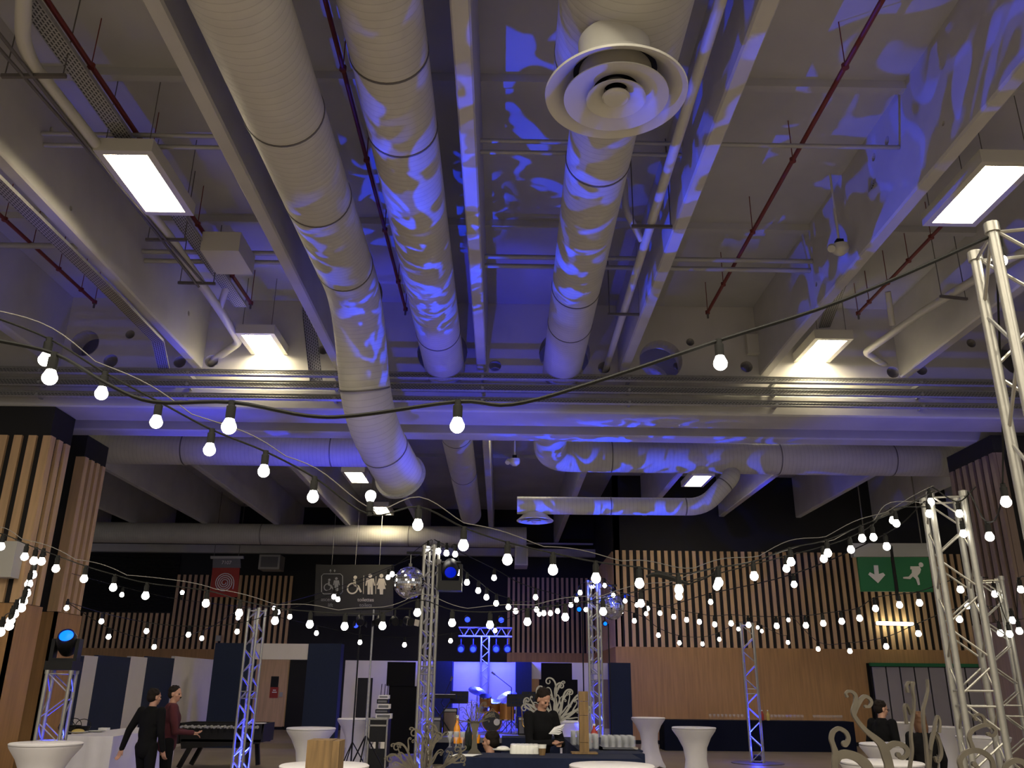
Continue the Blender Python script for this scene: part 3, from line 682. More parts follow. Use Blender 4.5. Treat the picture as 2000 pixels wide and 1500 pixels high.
for (lab, tx, ty, bx, by, a) in (('white wireless unit hanging on a pole beside the deep right joist',1638,340,1641,488,9.6),('small white wireless unit hanging on a pole beyond the beam, right of the middle joist',1005,868,1005,903,18.8)):
    q = atY(bx,by,atZ(tx,ty,SLAB).y) if a < 10 else atA(bx,by,a); p = Vector((q.x,q.y,atY(tx,ty,q.y).z)); s = 1
    t = thing('wireless_unit', lab, 'wireless unit', q)
    MB().cyl(q+Vector((0,0,.06)),p,.018,n=8).build('pole','white_paint',t); MB().cyl(p,Vector((p.x,p.y,SLAB)),.018,n=8).build('pole','white_paint',t); MB().box((q.x-.05,q.y-.05,q.z+.08),(q.x+.05,q.y+.05,q.z+.16)).build('black_bracket','black_plastic',t)
    MB().lathe([(.04,.08),(.12,.075),(.125,.01),(.11,-.03),(.05,-.08),(.001,-.09)],q,16).build('unit_body','white_paint',t,True)
    MB().cyl(q+Vector((-.13,-.02,.03)),q+Vector((-.16,-.08,-.03)),.055,n=12).build('side_sensor','white_paint',t)

# ================================================================== trusses
def truss(lab, base, top_z, wd, yaw=0, r=.025, base_plate=.3, group=None, dr=.009, pitch=None):
    base = Vector(base); t = thing('lattice_truss', lab, 'truss tower', base, group)
    c = [Vector((sx*wd/2,sy*wd/2,0)) for sx,sy in ((-1,-1),(1,-1),(1,1),(-1,1))]
    c = [Matrix.Rotation(yaw,3,'Z') @ v for v in c]; H = Vector((0,0,top_z))
    for v in c: MB().cyl(base+v+Vector((0,0,.02)),base+v+H,r,n=12).lathe([(r*1.35,-.05),(r*1.35,.0)],base+v+H,10).build('chord','alu',t,True)
    p = pitch or wd*1.05; n = max(2,int(top_z/p)); 
    for k in range(4):
        a, b = c[k], c[(k+1)%4]; br = MB()
        for i in range(n):
            z0, z1 = top_z*i/n+.03, top_z*(i+1)/n-.03
            s, e = (a, b) if (i+k//2)%2 == 0 else (b, a)
            br.cyl(base+s+Vector((0,0,z0)),base+e+Vector((0,0,z1)),dr,n=6)
        zz = top_z/2
        for z in (.06, zz-.06, zz+.06, top_z-.05): br.cyl(base+a+Vector((0,0,z)),base+b+Vector((0,0,z)),dr,n=6)
        br.build('bracing','alu',t)
    if base_plate: MB().lathe([(base_plate,0),(base_plate,.018)],base,32).build('base_plate','dark_steel',t)
    return t
def par_up(lab, loc, e, grp=None):
    loc = Vector(loc); t = thing('uplight', lab, 'floor uplight', loc, grp)
    MB().lathe([(.07,.02),(.085,.05),(.085,.17),(.078,.17),(.07,.15)],loc,20).build('can','black_plastic',t,True); MB().lathe([(.001,.14),(.07,.145)],loc,16,cap=False).build('lens','lens_blue',t)
    MB().box((loc.x-.1,loc.y-.015,loc.z+.0),(loc.x-.088,loc.y+.015,loc.z+.14)).box((loc.x+.088,loc.y-.015,loc.z+.0),(loc.x+.1,loc.y+.015,loc.z+.14)).build('bracket','black_plastic',t)
    lamp('uplight_glow','POINT',loc+Vector((0,0,.32)),None,e*.012,BLUE,shadow_soft_size=.05)
    lamp('uplight_beam','SPOT',loc+Vector((0,0,.19)),loc+Vector((0,0,4)),e,BLUE,spot_size=math.radians(60),spot_blend=.6,shadow_soft_size=.04)
P1_ = atA(2012,600,4.0); zt1 = atY(1898,437,P1_.y-.1).z
truss('closest aluminium lattice truss at the right edge, thick tubes rising past the frame middle',(P1_.x,P1_.y,0),zt1,.29,math.radians(-14),.025,.4)
P2_ = atA(1846,1000,7.6); zt2 = atY(1835,966,P2_.y).z
truss('second right truss with bulbs on its top, in front of the exit sign',(P2_.x,P2_.y,0),zt2,.27,math.radians(-14),.027,.4)
P3_ = atA(1934,1150,10.6); zt3 = atY(1932,1128,P3_.y).z
truss('third truss at the right, lower and behind the second truss',(P3_.x,P3_.y,0),zt3,.24,math.radians(-20),.026,.35)
P3b = atA(1975,1180,12.5)
P4 = atA(838,1200,14.0); zt4 = atY(835,1066,P4.y).z
truss('central truss tower beside the left mirror ball, behind the silver scroll tree',(P4.x,P4.y,0),zt4,.18,math.radians(-22),.028,.35,dr=.011)
P5 = atA(491,1300,16.0); zt5 = atY(497,1188,P5.y).z
truss('blue lit truss tower in front of the football table on the left',(P5.x,P5.y,0),zt5,.22,math.radians(-20),.025,.3,dr=.011)
P6 = atA(1161,1200,18.0); zt6 = atY(1160,1134,P6.y).z
truss('blue lit truss tower beside the right mirror ball, behind the bar',(P6.x,P6.y,0),zt6,.20,math.radians(-24),.026,.3,dr=.012)
P7 = atZ(1480,1491,0); zt7 = atY(1460,1217,P7.y).z
truss('slim blue lit truss tower on a round plate in front of the long dark buffet',(P7.x,P7.y,0),zt7,.30,math.radians(-20),.025,.65,dr=.013)
P8 = atA(106,1400,11.6)
truss('short blue lit truss totem carrying the moving head at the left',(P8.x,P8.y,0),1.93,.30,math.radians(12),.025,.35)
for nm, P, e in (('at the foot of the central truss',P4,1000),('inside the foot of the left blue truss',P5,1600),('at the foot of the truss behind the bar',P6,1600),('inside the foot of the slim right truss',P7,2400),('inside the foot of the short left totem',P8,500)):
    par_up('small black blue-lit uplight '+nm, (P.x+.0,P.y,.02), e)
# stage T truss with blue par lights
P9 = atA(947,1300,26.0)
t = thing('stage_truss','T shaped truss above the drum kit holding six blue stage lights','truss',(P9.x,P9.y,.6))
w9 = .24; zb9 = atY(947,1243,P9.y).z; za9 = atY(947,1226,P9.y).z; xa9, xb9 = atY(896,1235,P9.y).x, atY(1000,1235,P9.y).x
for sx in (-1,1):
    for sy in (-1,1): MB().cyl((P9.x+sx*w9/2,P9.y+sy*w9/2,.6),(P9.x+sx*w9/2,P9.y+sy*w9/2,zb9),.025,n=10).build('chord','alu',t,True)
for z in (za9,zb9):
    for sy in (-1,1): MB().cyl((xa9,P9.y+sy*w9/2,z),(xb9,P9.y+sy*w9/2,z),.025,n=10).build('chord','alu',t,True)
for sy in (-1,1):
    br = MB(); n = 12; 
    for i in range(n): z0, z1 = .6+(zb9-.6)*i/n, .6+(zb9-.6)*(i+1)/n; s = 1 if i%2 else -1; br.cyl((P9.x-s*w9/2,P9.y+sy*w9/2,z0),(P9.x+s*w9/2,P9.y+sy*w9/2,z1),.011,n=6)
    n = 10
    for i in range(n): x0_, x1_ = xa9+(xb9-xa9)*i/n, xa9+(xb9-xa9)*(i+1)/n; s = i%2; br.cyl((x0_,P9.y+sy*w9/2,zb9 if s else za9),(x1_,P9.y+sy*w9/2,za9 if s else zb9),.011,n=6)
    br.build('bracing','alu',t)
def par_can(lab, px, py, Y, r=.09, d=(0,-1,-.25), grp='blue stage lights on the T truss', lens='par_blue', energy=0, hang=True, up=True):
    P = atY(px,py,Y); d = Vector(d).normalized(); t = thing('stage_light', lab, 'stage light', P, grp)
    MB().lathe([(r*.9,-r*2.4),(r,-r*2.2),(r*1.05,-.01),(r*1.05,.01),(r*.9,.01)],P,18,d).build('can','black_plastic',t,True)
    MB().lathe([(.001,.015),(r*.75,.012)],P,16,d,cap=False).build('lens',lens,t)
    if hang: MB().bar(P-d*r,P-d*r+Vector((0,0,r*(2.6 if up else -2.4))),.03,.03).build('yoke','black_plastic',t)
    if energy: lamp('stage_beam','SPOT',P+d*.05,P+d*4,energy,BLUE,spot_size=math.radians(75),spot_blend=.7,shadow_soft_size=.04)
    return t
for k, (x, y, nm) in enumerate([(913,1210,'standing on the T truss, left of two'),(979,1211,'standing on the T truss, right of two'),(900,1268,'hanging under the T truss, leftmost of four'),(924,1268,'hanging under the T truss, second from the left of four'),(969,1268,'hanging under the T truss, third from the left of four'),(991,1268,'hanging under the T truss, rightmost of four')]):
    par_can('round stage light glowing blue, '+nm, x, y, P9.y-.15, .11, up=(k>1))
lamp('stage_wash','AREA',(P9.x,P9.y-.6,3.2),(P9.x,P9.y+1.0,1.1),420,BLUE,shape='RECTANGLE',size=1.6,size_y=.2)
lamp('stage_floor_wash','SPOT',(P9.x+.2,P9.y-.5,3.0),(P9.x,P9.y-2.0,.6),900,BLUE,spot_size=math.radians(95),spot_blend=.6)

# moving heads
def moving_head(lab, o, aim, s=1.0, lens='lens_blue'):
    o = Vector(o); t = thing('moving_head_light', lab, 'moving head light', o)
    MB().box((o.x-.19*s,o.y-.15*s,o.z),(o.x+.19*s,o.y+.15*s,o.z+.12*s)).build('base_box','black_plastic',t)
    yk = MB()
    for sx in (-1,1): yk.box((o.x+sx*.17*s-.025*s,o.y-.06*s,o.z+.13*s),(o.x+sx*.17*s+.025*s,o.y+.06*s,o.z+.42*s))
    yk.box((o.x-.19*s,o.y-.07*s,o.z+.12*s),(o.x+.19*s,o.y+.07*s,o.z+.16*s)); yk.build('yoke','black_plastic',t)
    c = o+Vector((0,0,.36*s)); d = (Vector(aim)-c).normalized()
    MB().lathe([(.05*s,-.20*s),(.11*s,-.16*s),(.135*s,-.05*s),(.135*s,.10*s),(.11*s,.19*s),(.10*s,.20*s),(.09*s,.18*s)],c,24,d).build('head','black_plastic',t,True)
    MB().lathe([(.001,.185*s),(.095*s,.18*s)],c,20,d,cap=False).build('lens',lens,t)
    return t
moving_head('black moving head with glowing blue lens on the short left totem',(P8.x,P8.y,1.93),(P8.x+1.6,P8.y-6,6.2),1.0)
moving_head('dark moving head hanging at the top of the central truss with faint blue lens',(P4.x+.33,P4.y,zt4-.75),(P4.x+.6,P4.y-4,zt4-2.5),1.05,'lens_dim')
# brackets that carry heads and balls
def cross_arm(lab, a, b):
    t = thing('truss_arm', lab, 'bracket arm', a); MB().cyl(a,b,.024,n=10).build('arm_tube','black_plastic',t); MB().cyl(Vector(a)+Vector((0,0,-.05)),Vector(a)+Vector((0,0,.05)),.05,n=10).build('clamp','dark_steel',t)
cross_arm('black arm reaching right from the central truss top to its moving head',(P4.x+.12,P4.y,zt4-.28),(P4.x+.5,P4.y,zt4-.28))
cross_arm('black arm reaching left from the central truss top over the mirror ball',(P4.x-.12,P4.y,zt4-.12),(P4.x-.42,P4.y,zt4-.12))
cross_arm('black arm reaching right from the truss behind the bar to the second mirror ball',(P6.x+.13,P6.y,zt6-.1),(P6.x+.5,P6.y,zt6-.1))
def mirror_ball(lab, c, R, top):
    c = Vector(c); t = thing('mirror_ball', lab, 'mirror ball', c); mb = MB(); n = 22
    for i in range(n):
        t0, t1 = PI*i/n, PI*(i+1)/n; rm = R*math.sin((t0+t1)/2); k = max(4,int(2*PI*rm/(PI*R/n)))
        for j in range(k):
            a0, a1 = 2*PI*j/k+.012, 2*PI*(j+1)/k-.012; tt0, tt1 = t0+.01, t1-.01
            jn = Euler((random.uniform(-.05,.05),random.uniform(-.05,.05),0)).to_matrix()
            q = [Vector((math.sin(a)*math.cos(b),math.sin(a)*math.sin(b),math.cos(a)))*R for a,b in ((tt0,a0),(tt0,a1),(tt1,a1),(tt1,a0))]
            m_ = sum(q,Vector())/4; mb.add([c+m_*1.004+jn@(v-m_) for v in q],[(0,3,2,1)])
    mb.build('mirror_tiles','mirror_tile',t); MB().sphere(c,R*.985,28,18).build('core_ball','grey_metal',t,True)
    MB().cyl(c+Vector((0,0,R*.98)),c+Vector((0,0,R+.05)),.03,n=12).build('motor_cap','dark_steel',t); MB().cyl(c+Vector((0,0,R+.04)),Vector((c.x,c.y,top)),.006,n=6).build('hanging_chain','grey_metal',t)
c1 = atA(800,1138,14.1); c1.y = P4.y; c1 = atY(800,1138,P4.y); mirror_ball('larger mirror ball hanging at the left of the central truss',c1,31/ppm(c1),zt4-.12)
c2 = atY(1195,1185,P6.y); mirror_ball('smaller mirror ball hanging at the right of the truss behind the bar',c2,25/ppm(c2),zt6-.1)
# light stand left of the central truss with its bar of dark lights
YL = 17.0
b0 = atY(717,1400,YL); tp = atY(729,1190,YL)
t = thing('light_stand','slim tall stand with a bar of dark stage lights left of the mirror ball','light stand',(b0.x,YL,0))
MB().cyl((b0.x,YL,.3),(b0.x,YL,1.9),.026,n=10).cyl((b0.x,YL,1.9),(b0.x,YL,tp.z),.018,n=10).build('pole','galv',t,True)
for a in (0,2.1,4.2): MB().cyl((b0.x,YL,.9),(b0.x+.55*math.cos(a+.4),YL+.55*math.sin(a+.4),.02),.014,n=8).build('leg','black_plastic',t)
MB().cyl((b0.x-.35,YL,tp.z),(b0.x+.75,YL,tp.z+.02),.02,n=10).build('cross_bar','black_plastic',t)
for x, dz, d in ((-.25,-.08,(.2,-1,-.6)),(.12,-.05,(0,-1,-.5)),(.42,-.08,(.3,-1,-.3)),(.7,-.1,(.7,-1,-.3))):
    nm = {-.25:'leftmost of four',.12:'second of four',.42:'third of four',.7:'rightmost of four'}[x]
    P = Vector((b0.x+x,YL,tp.z-.22)); tt = thing('stage_light','dark barn door stage light on the slim stand, '+nm,'stage light',P,'dark lights on the slim stand'); dd_ = Vector(d).normalized()
    MB().lathe([(.06,-.16),(.08,-.12),(.08,.06),(.07,.07)],P,14,dd_).build('can','black_plastic',tt,True); MB().bar(P+Vector((0,0,.05)),P+Vector((0,0,.22)),.03,.02).build('yoke','black_plastic',tt)
    x_, y_ = frame_of(dd_); f = P+dd_*.07; MB().add; bd = MB(); 
    for s in (-1,1): bd.bar(f+x_*s*.08,f+x_*s*.13+dd_*.09,.004,.12,y_)
    bd.build('barn_doors','black_plastic' if x < .6 else 'cream_ink',tt)
par_can('small round blue light behind the string bulbs, left of the slim light stand',695,1221,YL+1.2,.07,grp=None,hang=True)
par_can('small cyan blue light near the truss behind the bar, upper one',1131,1190,21.4,.07,grp=None,lens='lens_blue')
par_can('small cyan blue light near the truss behind the bar, lower one',1182,1218,21.4,.06,grp=None,lens='lens_blue')
for (px,py,Yq,lab) in ((695,1221,YL+1.2,'left of the slim light stand'),(1131,1190,21.4,'above the bar, left of its truss'),(1182,1218,21.4,'above the bar, right of its truss')):
    P = atY(px+7,py,Yq); tt = thing('light_stand','thin black stand carrying one small blue light '+lab,'light stand',(P.x,Yq+.1,0))
    MB().cyl((P.x,Yq+.1,.02),(P.x,Yq+.1,P.z),.016,n=8).build('pole','black_plastic',tt)
    for a in (0,2.1,4.2): MB().cyl((P.x,Yq+.1,.7),(P.x+.45*math.cos(a),Yq+.1+.45*math.sin(a),.02),.012,n=6).build('leg','black_plastic',tt)

# ================================================================== string lights
def festoon(label, ends, bulbs, sag_pts=(), bd=.06, r=.006, flip=(), double=False):
    """ends: two (px,py,a) anchors; every bulb hangs on the vertical plane through them"""
    E0, E1 = [Vector(e) if isinstance(e, Vector) else atA(*e) for e in ends]
    u = Vector((E1.x-E0.x,E1.y-E0.y,0)).normalized(); nrm = Vector((-u.y,u.x,0))
    def hit(px, py):
        d = ray(px,py); den = d.dot(nrm); return CAM + d*((E0-CAM).dot(nrm)/den)
    t = thing('string_light', label, 'string lights', E0)
    pts = [(0.0,E0),((E1-E0).dot(u),E1)]; bs = []
    drop_ = bd*1.75
    for i, (px, py) in enumerate(bulbs):
        B = hit(px,py); s = (B-E0).dot(u); f = i in flip
        bs.append((B,f)); pts.append((s,B+Vector((0,0,-drop_ if f else drop_))))
    for (px,py) in sag_pts: B = hit(px,py); pts.append(((B-E0).dot(u),B))
    pts.sort(key=lambda q: q[0]); P = [p for i,(s,p) in enumerate(pts) if i == 0 or s-pts[i-1][0] > .01]
    cable = bezier(P,5)
    MB().tube(cable,r,6).build('cable','black_rubber',t)
    if double:
        MB().tube([c+Vector((0,0,r*5+abs(math.sin(i*.35))*.03)) for i,c in enumerate(cable)],r*.6,5).build('support_wire','dark_steel',t)
    for B, f in bs:
        s = -1 if f else 1
        g = MB().sphere(B,bd/2,14,10); g.lathe([(bd*.42,bd*.25*s),(bd*.27,bd*.62*s)],B,12,cap=False); b = g.build('bulb','bulb_glass',t,True)
        MB().lathe([(bd*.30,bd*.55),(bd*.33,bd*.75),(bd*.33,bd*1.45),(bd*.24,bd*1.5),(bd*.24,bd*1.85)] if s>0 else [(bd*.24,-bd*1.85),(bd*.24,-bd*1.5),(bd*.33,-bd*1.45),(bd*.33,-bd*.75),(bd*.30,-bd*.55)],B,10).build('lamp_holder','black_rubber',b,True)
    return t
T1top = Vector((P1_.x-.17,P1_.y-.10,zt1-.06)); T2top = Vector((P2_.x-.14,P2_.y-.14,zt2)); T3top = Vector((P3_.x,P3_.y,zt3)); T4top = Vector((P4.x,P4.y,zt4+.02)); T5top = Vector((P5.x,P5.y,zt5)); T6top = Vector((P6.x,P6.y,zt6)); T7top = Vector((P7.x,P7.y,zt7))
festoon('closest string of big bulbs on a thick cable from the right truss',[T1top,(-30,660,3.6)],[(1407,710),(893,832),(447,834),(97,738)],[(1650,585),(1150,750),(1000,790),(700,811),(600,812),(300,785),(210,750)],bd=.062,r=.0085)
festoon('double cabled string of bulbs falling from the upper left past the elbow duct',[(-30,612,3.7),T2top],
  [(88,703),(198,769),(305,825),(409,879),(515,921),(611,971),(724,968),(816,1026),(905,1066),(991,1094),(1080,1114),(1164,1130),(1249,1140),(1326,1152),(1404,1138),(1473,1126),(1545,1098),(1617,1081),(1684,1052),(1751,1023)],flip=(6,),bd=.058,r=.005,double=True)
festoon('long shallow string of bulbs from the left column to the second right truss',[(-30,1040,7.4),T2top+Vector((.05,.1,-.12))],
  [(2,1068),(48,1088),(109,1111),(164,1131),(221,1148),(284,1164),(402,1179),(467,1198),(537,1213),(605,1220),(673,1224),(747,1223),(815,1197),(883,1217),(957,1221),(1030,1215),(1104,1206),(1178,1195),(1252,1179),(1326,1165),(1400,1146),(1536,1111),(1609,1092),(1662,1074),(1706,1050),(1744,1017)],bd=.062,r=.005,double=True)
festoon('short string of bulbs hanging down across the left slatted column',[(90,1085,9.0),(-20,1262,7.5)],[(81,1097),(66,1096),(64,1123),(56,1141),(52,1159),(46,1175),(42,1188),(28,1200),(21,1212),(18,1223),(1,1235)],bd=.075,r=.005)
festoon('string of small bulbs from the left column to the central truss',[(132,1176,13.0),T4top],[(130,1188),(198,1214),(286,1233),(368,1240),(463,1234),(566,1205),(660,1171),(758,1128),(836,1072)],bd=.075,r=.006)
festoon('low string of small bulbs from the left column to the left blue truss',[(134,1178,14.0),T5top],[(212,1244),(301,1264),(394,1247),(465,1207)],bd=.08,r=.006)
festoon('string of small bulbs from the left blue truss rising toward the mirror ball',[T5top+Vector((.1,0,0)),T4top+Vector((0,0,-.1))],[(543,1196),(652,1166),(766,1122)],bd=.085,r=.006)
festoon('low string of small bulbs from the left blue truss sagging behind the central truss',[T5top+Vector((.1,.1,-.1)),T6top],[(618,1237),(703,1255),(790,1260),(880,1252),(967,1232),(1053,1200),(1144,1191)],bd=.085,r=.006)
festoon('string of closely spaced bulbs between the central truss and the bar truss',[T4top+Vector((.3,0,-.05)),T6top+Vector((-.1,0,0))],
  [(872,1081),(889,1083),(897,1119),(912,1138),(934,1154),(950,1167),(969,1179),(993,1186),(1007,1194),(1048,1191),(1062,1198),(1075,1198),(1089,1194),(1115,1182),(1126,1172),(1133,1158)],bd=.095,r=.006)
festoon('string of bulbs falling from the central truss to the slim right truss',[T4top+Vector((.1,0,.05)),T7top],[(856,1077),(965,1129),(1046,1167),(1239,1213),(1286,1241),(1327,1256),(1372,1258),(1405,1249),(1442,1229)],bd=.095,r=.007)
festoon('string of small bulbs from the bar truss across the slats to the third truss',[T6top+Vector((.1,0,0)),T3top],
  [(1181,1144),(1198,1163),(1221,1174),(1244,1182),(1265,1189),(1289,1198),(1316,1205),(1341,1211),(1366,1215),(1396,1220),(1428,1218),(1462,1221),(1517,1223),(1574,1222),(1608,1218),(1644,1214),(1679,1208),(1710,1189),(1757,1182),(1796,1178),(1876,1152)],bd=.085,r=.006)
festoon('string of bulbs crossing the right slats upward to the second truss top',[T6top+Vector((0,0,.03)),T2top+Vector((0,.2,-.05))],[(1158,1146),(1262,1199),(1388,1176),(1551,1142),(1732,1068)],bd=.07,r=.006)
festoon('low string of bulbs from the slim right truss rising to the third truss',[T7top+Vector((.1,0,0)),T3top+Vector((.1,0,-.35))],[(1480,1226),(1488,1233),(1540,1211),(1539,1255),(1598,1268),(1660,1272),(1731,1263),(1794,1238),(1874,1210)],bd=.085,r=.006)
festoon('small bulbs climbing around the top of the second right truss',[T2top+Vector((-.02,-.02,.03)),T2top+Vector((.32,-.1,.02))],[(1818,981),(1815,1004),(1874,1004),(1882,1043)],bd=.062,r=.006)
festoon('string of bulbs strung between the closest and second right trusses',[T2top+Vector((.3,0,0)),T1top+Vector((.1,.1,-.05))],[(1933,1049),(1965,981),(1954,510)],[(1900,1040)],bd=.064,r=.006)
festoon('cluster of small bulbs at the right edge around the third truss',[T3top+Vector((0,-.1,-.1)),(2040,1140,9)],[(1890,1184),(1916,1182),(1943,1161),(1954,1237),(1972,1239),(1978,1212),(1991,1233),(1994,1152)],bd=.075,r=.006)
festoon('pair of loose bulbs over the black shutter on the left',[(140,1120,13.0),T5top+Vector((0,0,.02))],[(238,1162),(356,1157),(535,1188)],flip=(1,),bd=.07,r=.004)
for b in (0,): 
    hub = thing('cable_bundle','black bundle of coiled cable hanging among the bulbs before the right slats','cable bundle',atA(1290,1128,7.2)); q = bezier([atA(1262,1126,7.2),atA(1280,1122,7.2),atA(1305,1127,7.2),atA(1325,1134,7.2),atA(1345,1141,7.2)],4)
    MB().tube(q,[.010+.014*math.sin(PI*i/(len(q)-1)) for i in range(len(q))],8).build('coil','black_rubber',hub,True); MB().tube(bezier([atA(1345,1141,7.2),atA(1380,1128,7.2),atA(1404,1112,7.2),atA(1409,1105,7.2),atA(1402,1108,7.2),atA(1392,1124,7.2)],5),.007,6).build('loose_end','black_rubber',hub)

# ================================================================== tables
def bar_table(lab, px, py, R=.40, h=1.1, tilt=0):
    c = atZ(px,py,h); t = thing('cocktail_table', lab, 'bar table', (c.x,c.y,0)); n = 40
    rs = [(0,.33),(.03,.335),(.15,.275),(.35,.215),(.55,.19),(.75,.215),(.92,.30),(1.04,R-.01),(1.07,R+.002)]
    mb = MB(); base = len(mb.v)
    for (z, r) in rs:
        for j in range(n):
            a = 2*PI*j/n; k = max(0,1-z/.6); f = 1 + .10*k*math.cos(4*a+.6) ; w_ = .012*math.sin(3*a+z*5)*(1-abs(z-.5))
            zz = z + (.05*(1-abs(math.cos(2*a+.3)))*k if z < .1 else 0)
            mb.v.append(Vector((c.x+(r*f+w_)*math.cos(a), c.y+(r*f+w_)*math.sin(a), zz)))
    for i in range(len(rs)-1):
        for j in range(n): a = i*n+j; b = i*n+(j+1)%n; mb.f.append((a,b,b+n,a+n))
    mb.build('stretch_cover','white_cloth',t,True)
    MB().lathe([(R-.02,1.065),(R,1.075),(R+.004,1.09),(R-.01,h),(.001,h+.002)],(c.x,c.y,0),n).build('table_top','white_cloth',t,True)
    return t
for lab, x, y in [('white hourglass bar table right of the white gateway opening, before the totem log',608,1421),('white hourglass bar table left of the flight case rack',697,1403),
    ('white hourglass bar table standing alone before the right oak wall, farther one',1266,1401),('white hourglass bar table left of the slim blue truss',1355,1420),
    ('white bar table under the moving head totem at the left edge',91,1450),('white bar table behind the bar, between bartender and wooden totem',1109,1408),
    ('white bar table right of the man with glasses, before the grey folding wall',1757,1410),('white bar table behind the closest scroll blades, left of the truss',1846,1419),
    ('white bar table behind the bracing of the second right truss',1920,1438),('white bar table in front of the man with glasses',1739,1452),
    ('closest white bar table top at the lower frame edge before the bar',1195,1493),('white bar table top at the lower frame edge behind the wooden log',634,1493),('white bar table top at the lower right behind the scroll sculpture',1722,1487)]:
    bar_table(lab, x, y)
# left buffet table
def cloth_box(name, lab, cat, x0, x1, y0, y1, z, m, z0=.02, rot=0, th=.01):
    c = Vector(((x0+x1)/2,(y0+y1)/2,0)); t = thing(name, lab, cat, c); mb = MB(); hx, hy = (x1-x0)/2, (y1-y0)/2
    per = []; n = 24
    for i in range(4*n):
        k, f = divmod(i,n); f /= n
        a = [(-hx+2*hx*f,-hy),(hx,-hy+2*hy*f),(hx-2*hx*f,hy),(-hx,hy-2*hy*f)][k]; per.append(a)
    N = len(per)
    for (zz, amp) in ((z,0),(z-.02,.004),(z*.5,.012),(z0,.022)):
        for i, (a, b) in enumerate(per):
            l = math.hypot(a,b); w_ = amp*math.sin(i*.9)+amp*.5*math.sin(i*.37+1); v = Matrix.Rotation(rot,2) @ Vector((a*(1+w_/hx),b*(1+w_/hy)))
            mb.v.append(Vector((c.x+v.x,c.y+v.y,zz)))
    for k in range(3):
        for i in range(N): a = k*N+i; b = k*N+(i+1)%N; mb.f.append((a+N,b+N,b,a))
    mb.f.append(tuple(range(N))); mb.build('cloth_cover',m,t,True)
    return t
bt = atZ(190,1430,.92)
ya_, yb_ = atZ(190,1438,.92).y, atZ(190,1420,.92).y
cloth_box('buffet_table','white clothed buffet table with dishes behind the left totem','table',atY(112,1442,ya_).x,atY(223,1428,ya_).x,ya_,yb_,.92,'white_cloth')
def plate(lab, px, py, z, r=.13, food=None, grp=None):
    c = atZ(px,py,z); t = thing('plate', lab, 'plate', c, grp); MB().lathe([(.001,.006),(r*.6,.008),(r,.022),(r*1.0,.028),(r*.62,.016),(.001,.014)],c,24).build('dish','porcelain',t,True)
    if food: MB().sphere(c+Vector((0,0,.03)),r*.62,12,8,(1,1,.4)).build('food_heap',food,t,True)
plate('white plate with yellow food on the left buffet table',152,1432,.92,.17,'food'); plate('flat white plate on the front of the left buffet table',187,1430,.92,.16)
t = thing('napkin_stack','small stack of white napkins on the left buffet table corner','napkins',atZ(203,1427,.92)); q = t.location.copy(); MB().box((q.x-.08,q.y-.07,q.z+.004),(q.x+.08,q.y+.07,q.z+.05)).build('folded_paper','paper',t)
for k, (x, y) in enumerate(((128,1428),(142,1424),(160,1426))):
    c = atZ(x,y+4,.92); t = thing('snack_basket',['dark wire snack basket at the left of the left buffet','dark wire snack basket behind the yellow food plate','dark wire snack basket at the right rear of the left buffet'][k],'basket',c)
    MB().lathe([(.10,.0),(.14,.10),(.13,.10),(.09,.01)],c,14).build('basket_bowl','black_plastic',t); MB().tube([c+Vector((.14*math.cos(a*PI/8),0,.10+.12*math.sin(a*PI/8))) for a in range(9)],.007,6).build('handle','black_plastic',t)
# long dark buffet on the right with glasses
YB = 27.3
xa, xb = atY(1297,1410,YB).x, atY(1668,1415,YB).x; zb_ = atY(1480,1408,YB).z
cloth_box('long_buffet','long dark navy clothed buffet table along the right oak wall','table',xa,xb,YB,YB+.8,zb_,'navy_cloth',.0)
def row_of(name, lab, cat, grp, pos, prof, m, n=8):
    """one made with its mesh, the rest copies"""
    first = None
    for i, p in enumerate(pos):
        if first is None:
            first = MB().lathe(prof,(0,0,0),n).build(name, m, None, True); o = first
        else: o = first.copy(); col.objects.link(o)
        o.location = p; tag(o, lab(pos.index(p)) if callable(lab) else lab, cat, grp)
ORD = ['first','second','third','fourth','fifth','sixth','seventh','eighth','ninth','tenth','eleventh','twelfth']
ROW = ['front','second','middle','fourth','rear']; ROW3 = ['front','middle','rear']; NV = []
def lab_navy(i): c, k, j = NV[i]; return 'small glass on the long navy buffet, %s cluster, %s row, %s from the left' % (('left','middle','right')[c],('front','rear')[j],ORD[k])
GL = [(.03,0),(.006,.008),(.006,.07),(.03,.11),(.033,.17),(.031,.17),(.028,.112)]
pos = []
for ci, (x0, x1) in enumerate(((1388,1458),(1508,1575),(1592,1650))):
    a, b = atY(x0,1405,YB+.3).x, atY(x1,1405,YB+.3).x; k = int((b-a)/.11)
    for i in range(k):
        for j in range(2): pos.append((a+(b-a)*i/k,YB+.25+.14*j,zb_+.003)); NV.append((ci,i,j))
row_of('wine_glass',lab_navy,'glass','glasses on the long navy buffet',pos,GL,'glass')
for lab, x, m in (('red capped bottle on the long navy buffet beside the blue truss',1489,'red_sign'),('yellow juice bottle on the long navy buffet beside the blue truss',1500,'food')):
    P = Vector((atY(x,1400,YB+.35).x,YB+.35,zb_+.003)); t = thing('bottle',lab,'bottle',P); MB().lathe([(.045,0),(.048,.02),(.048,.17),(.02,.23),(.016,.27)],P,14).build('bottle_body',m,t,True); MB().lathe([(.02,.265),(.02,.30)],P,10).build('cap','white_ink',t)

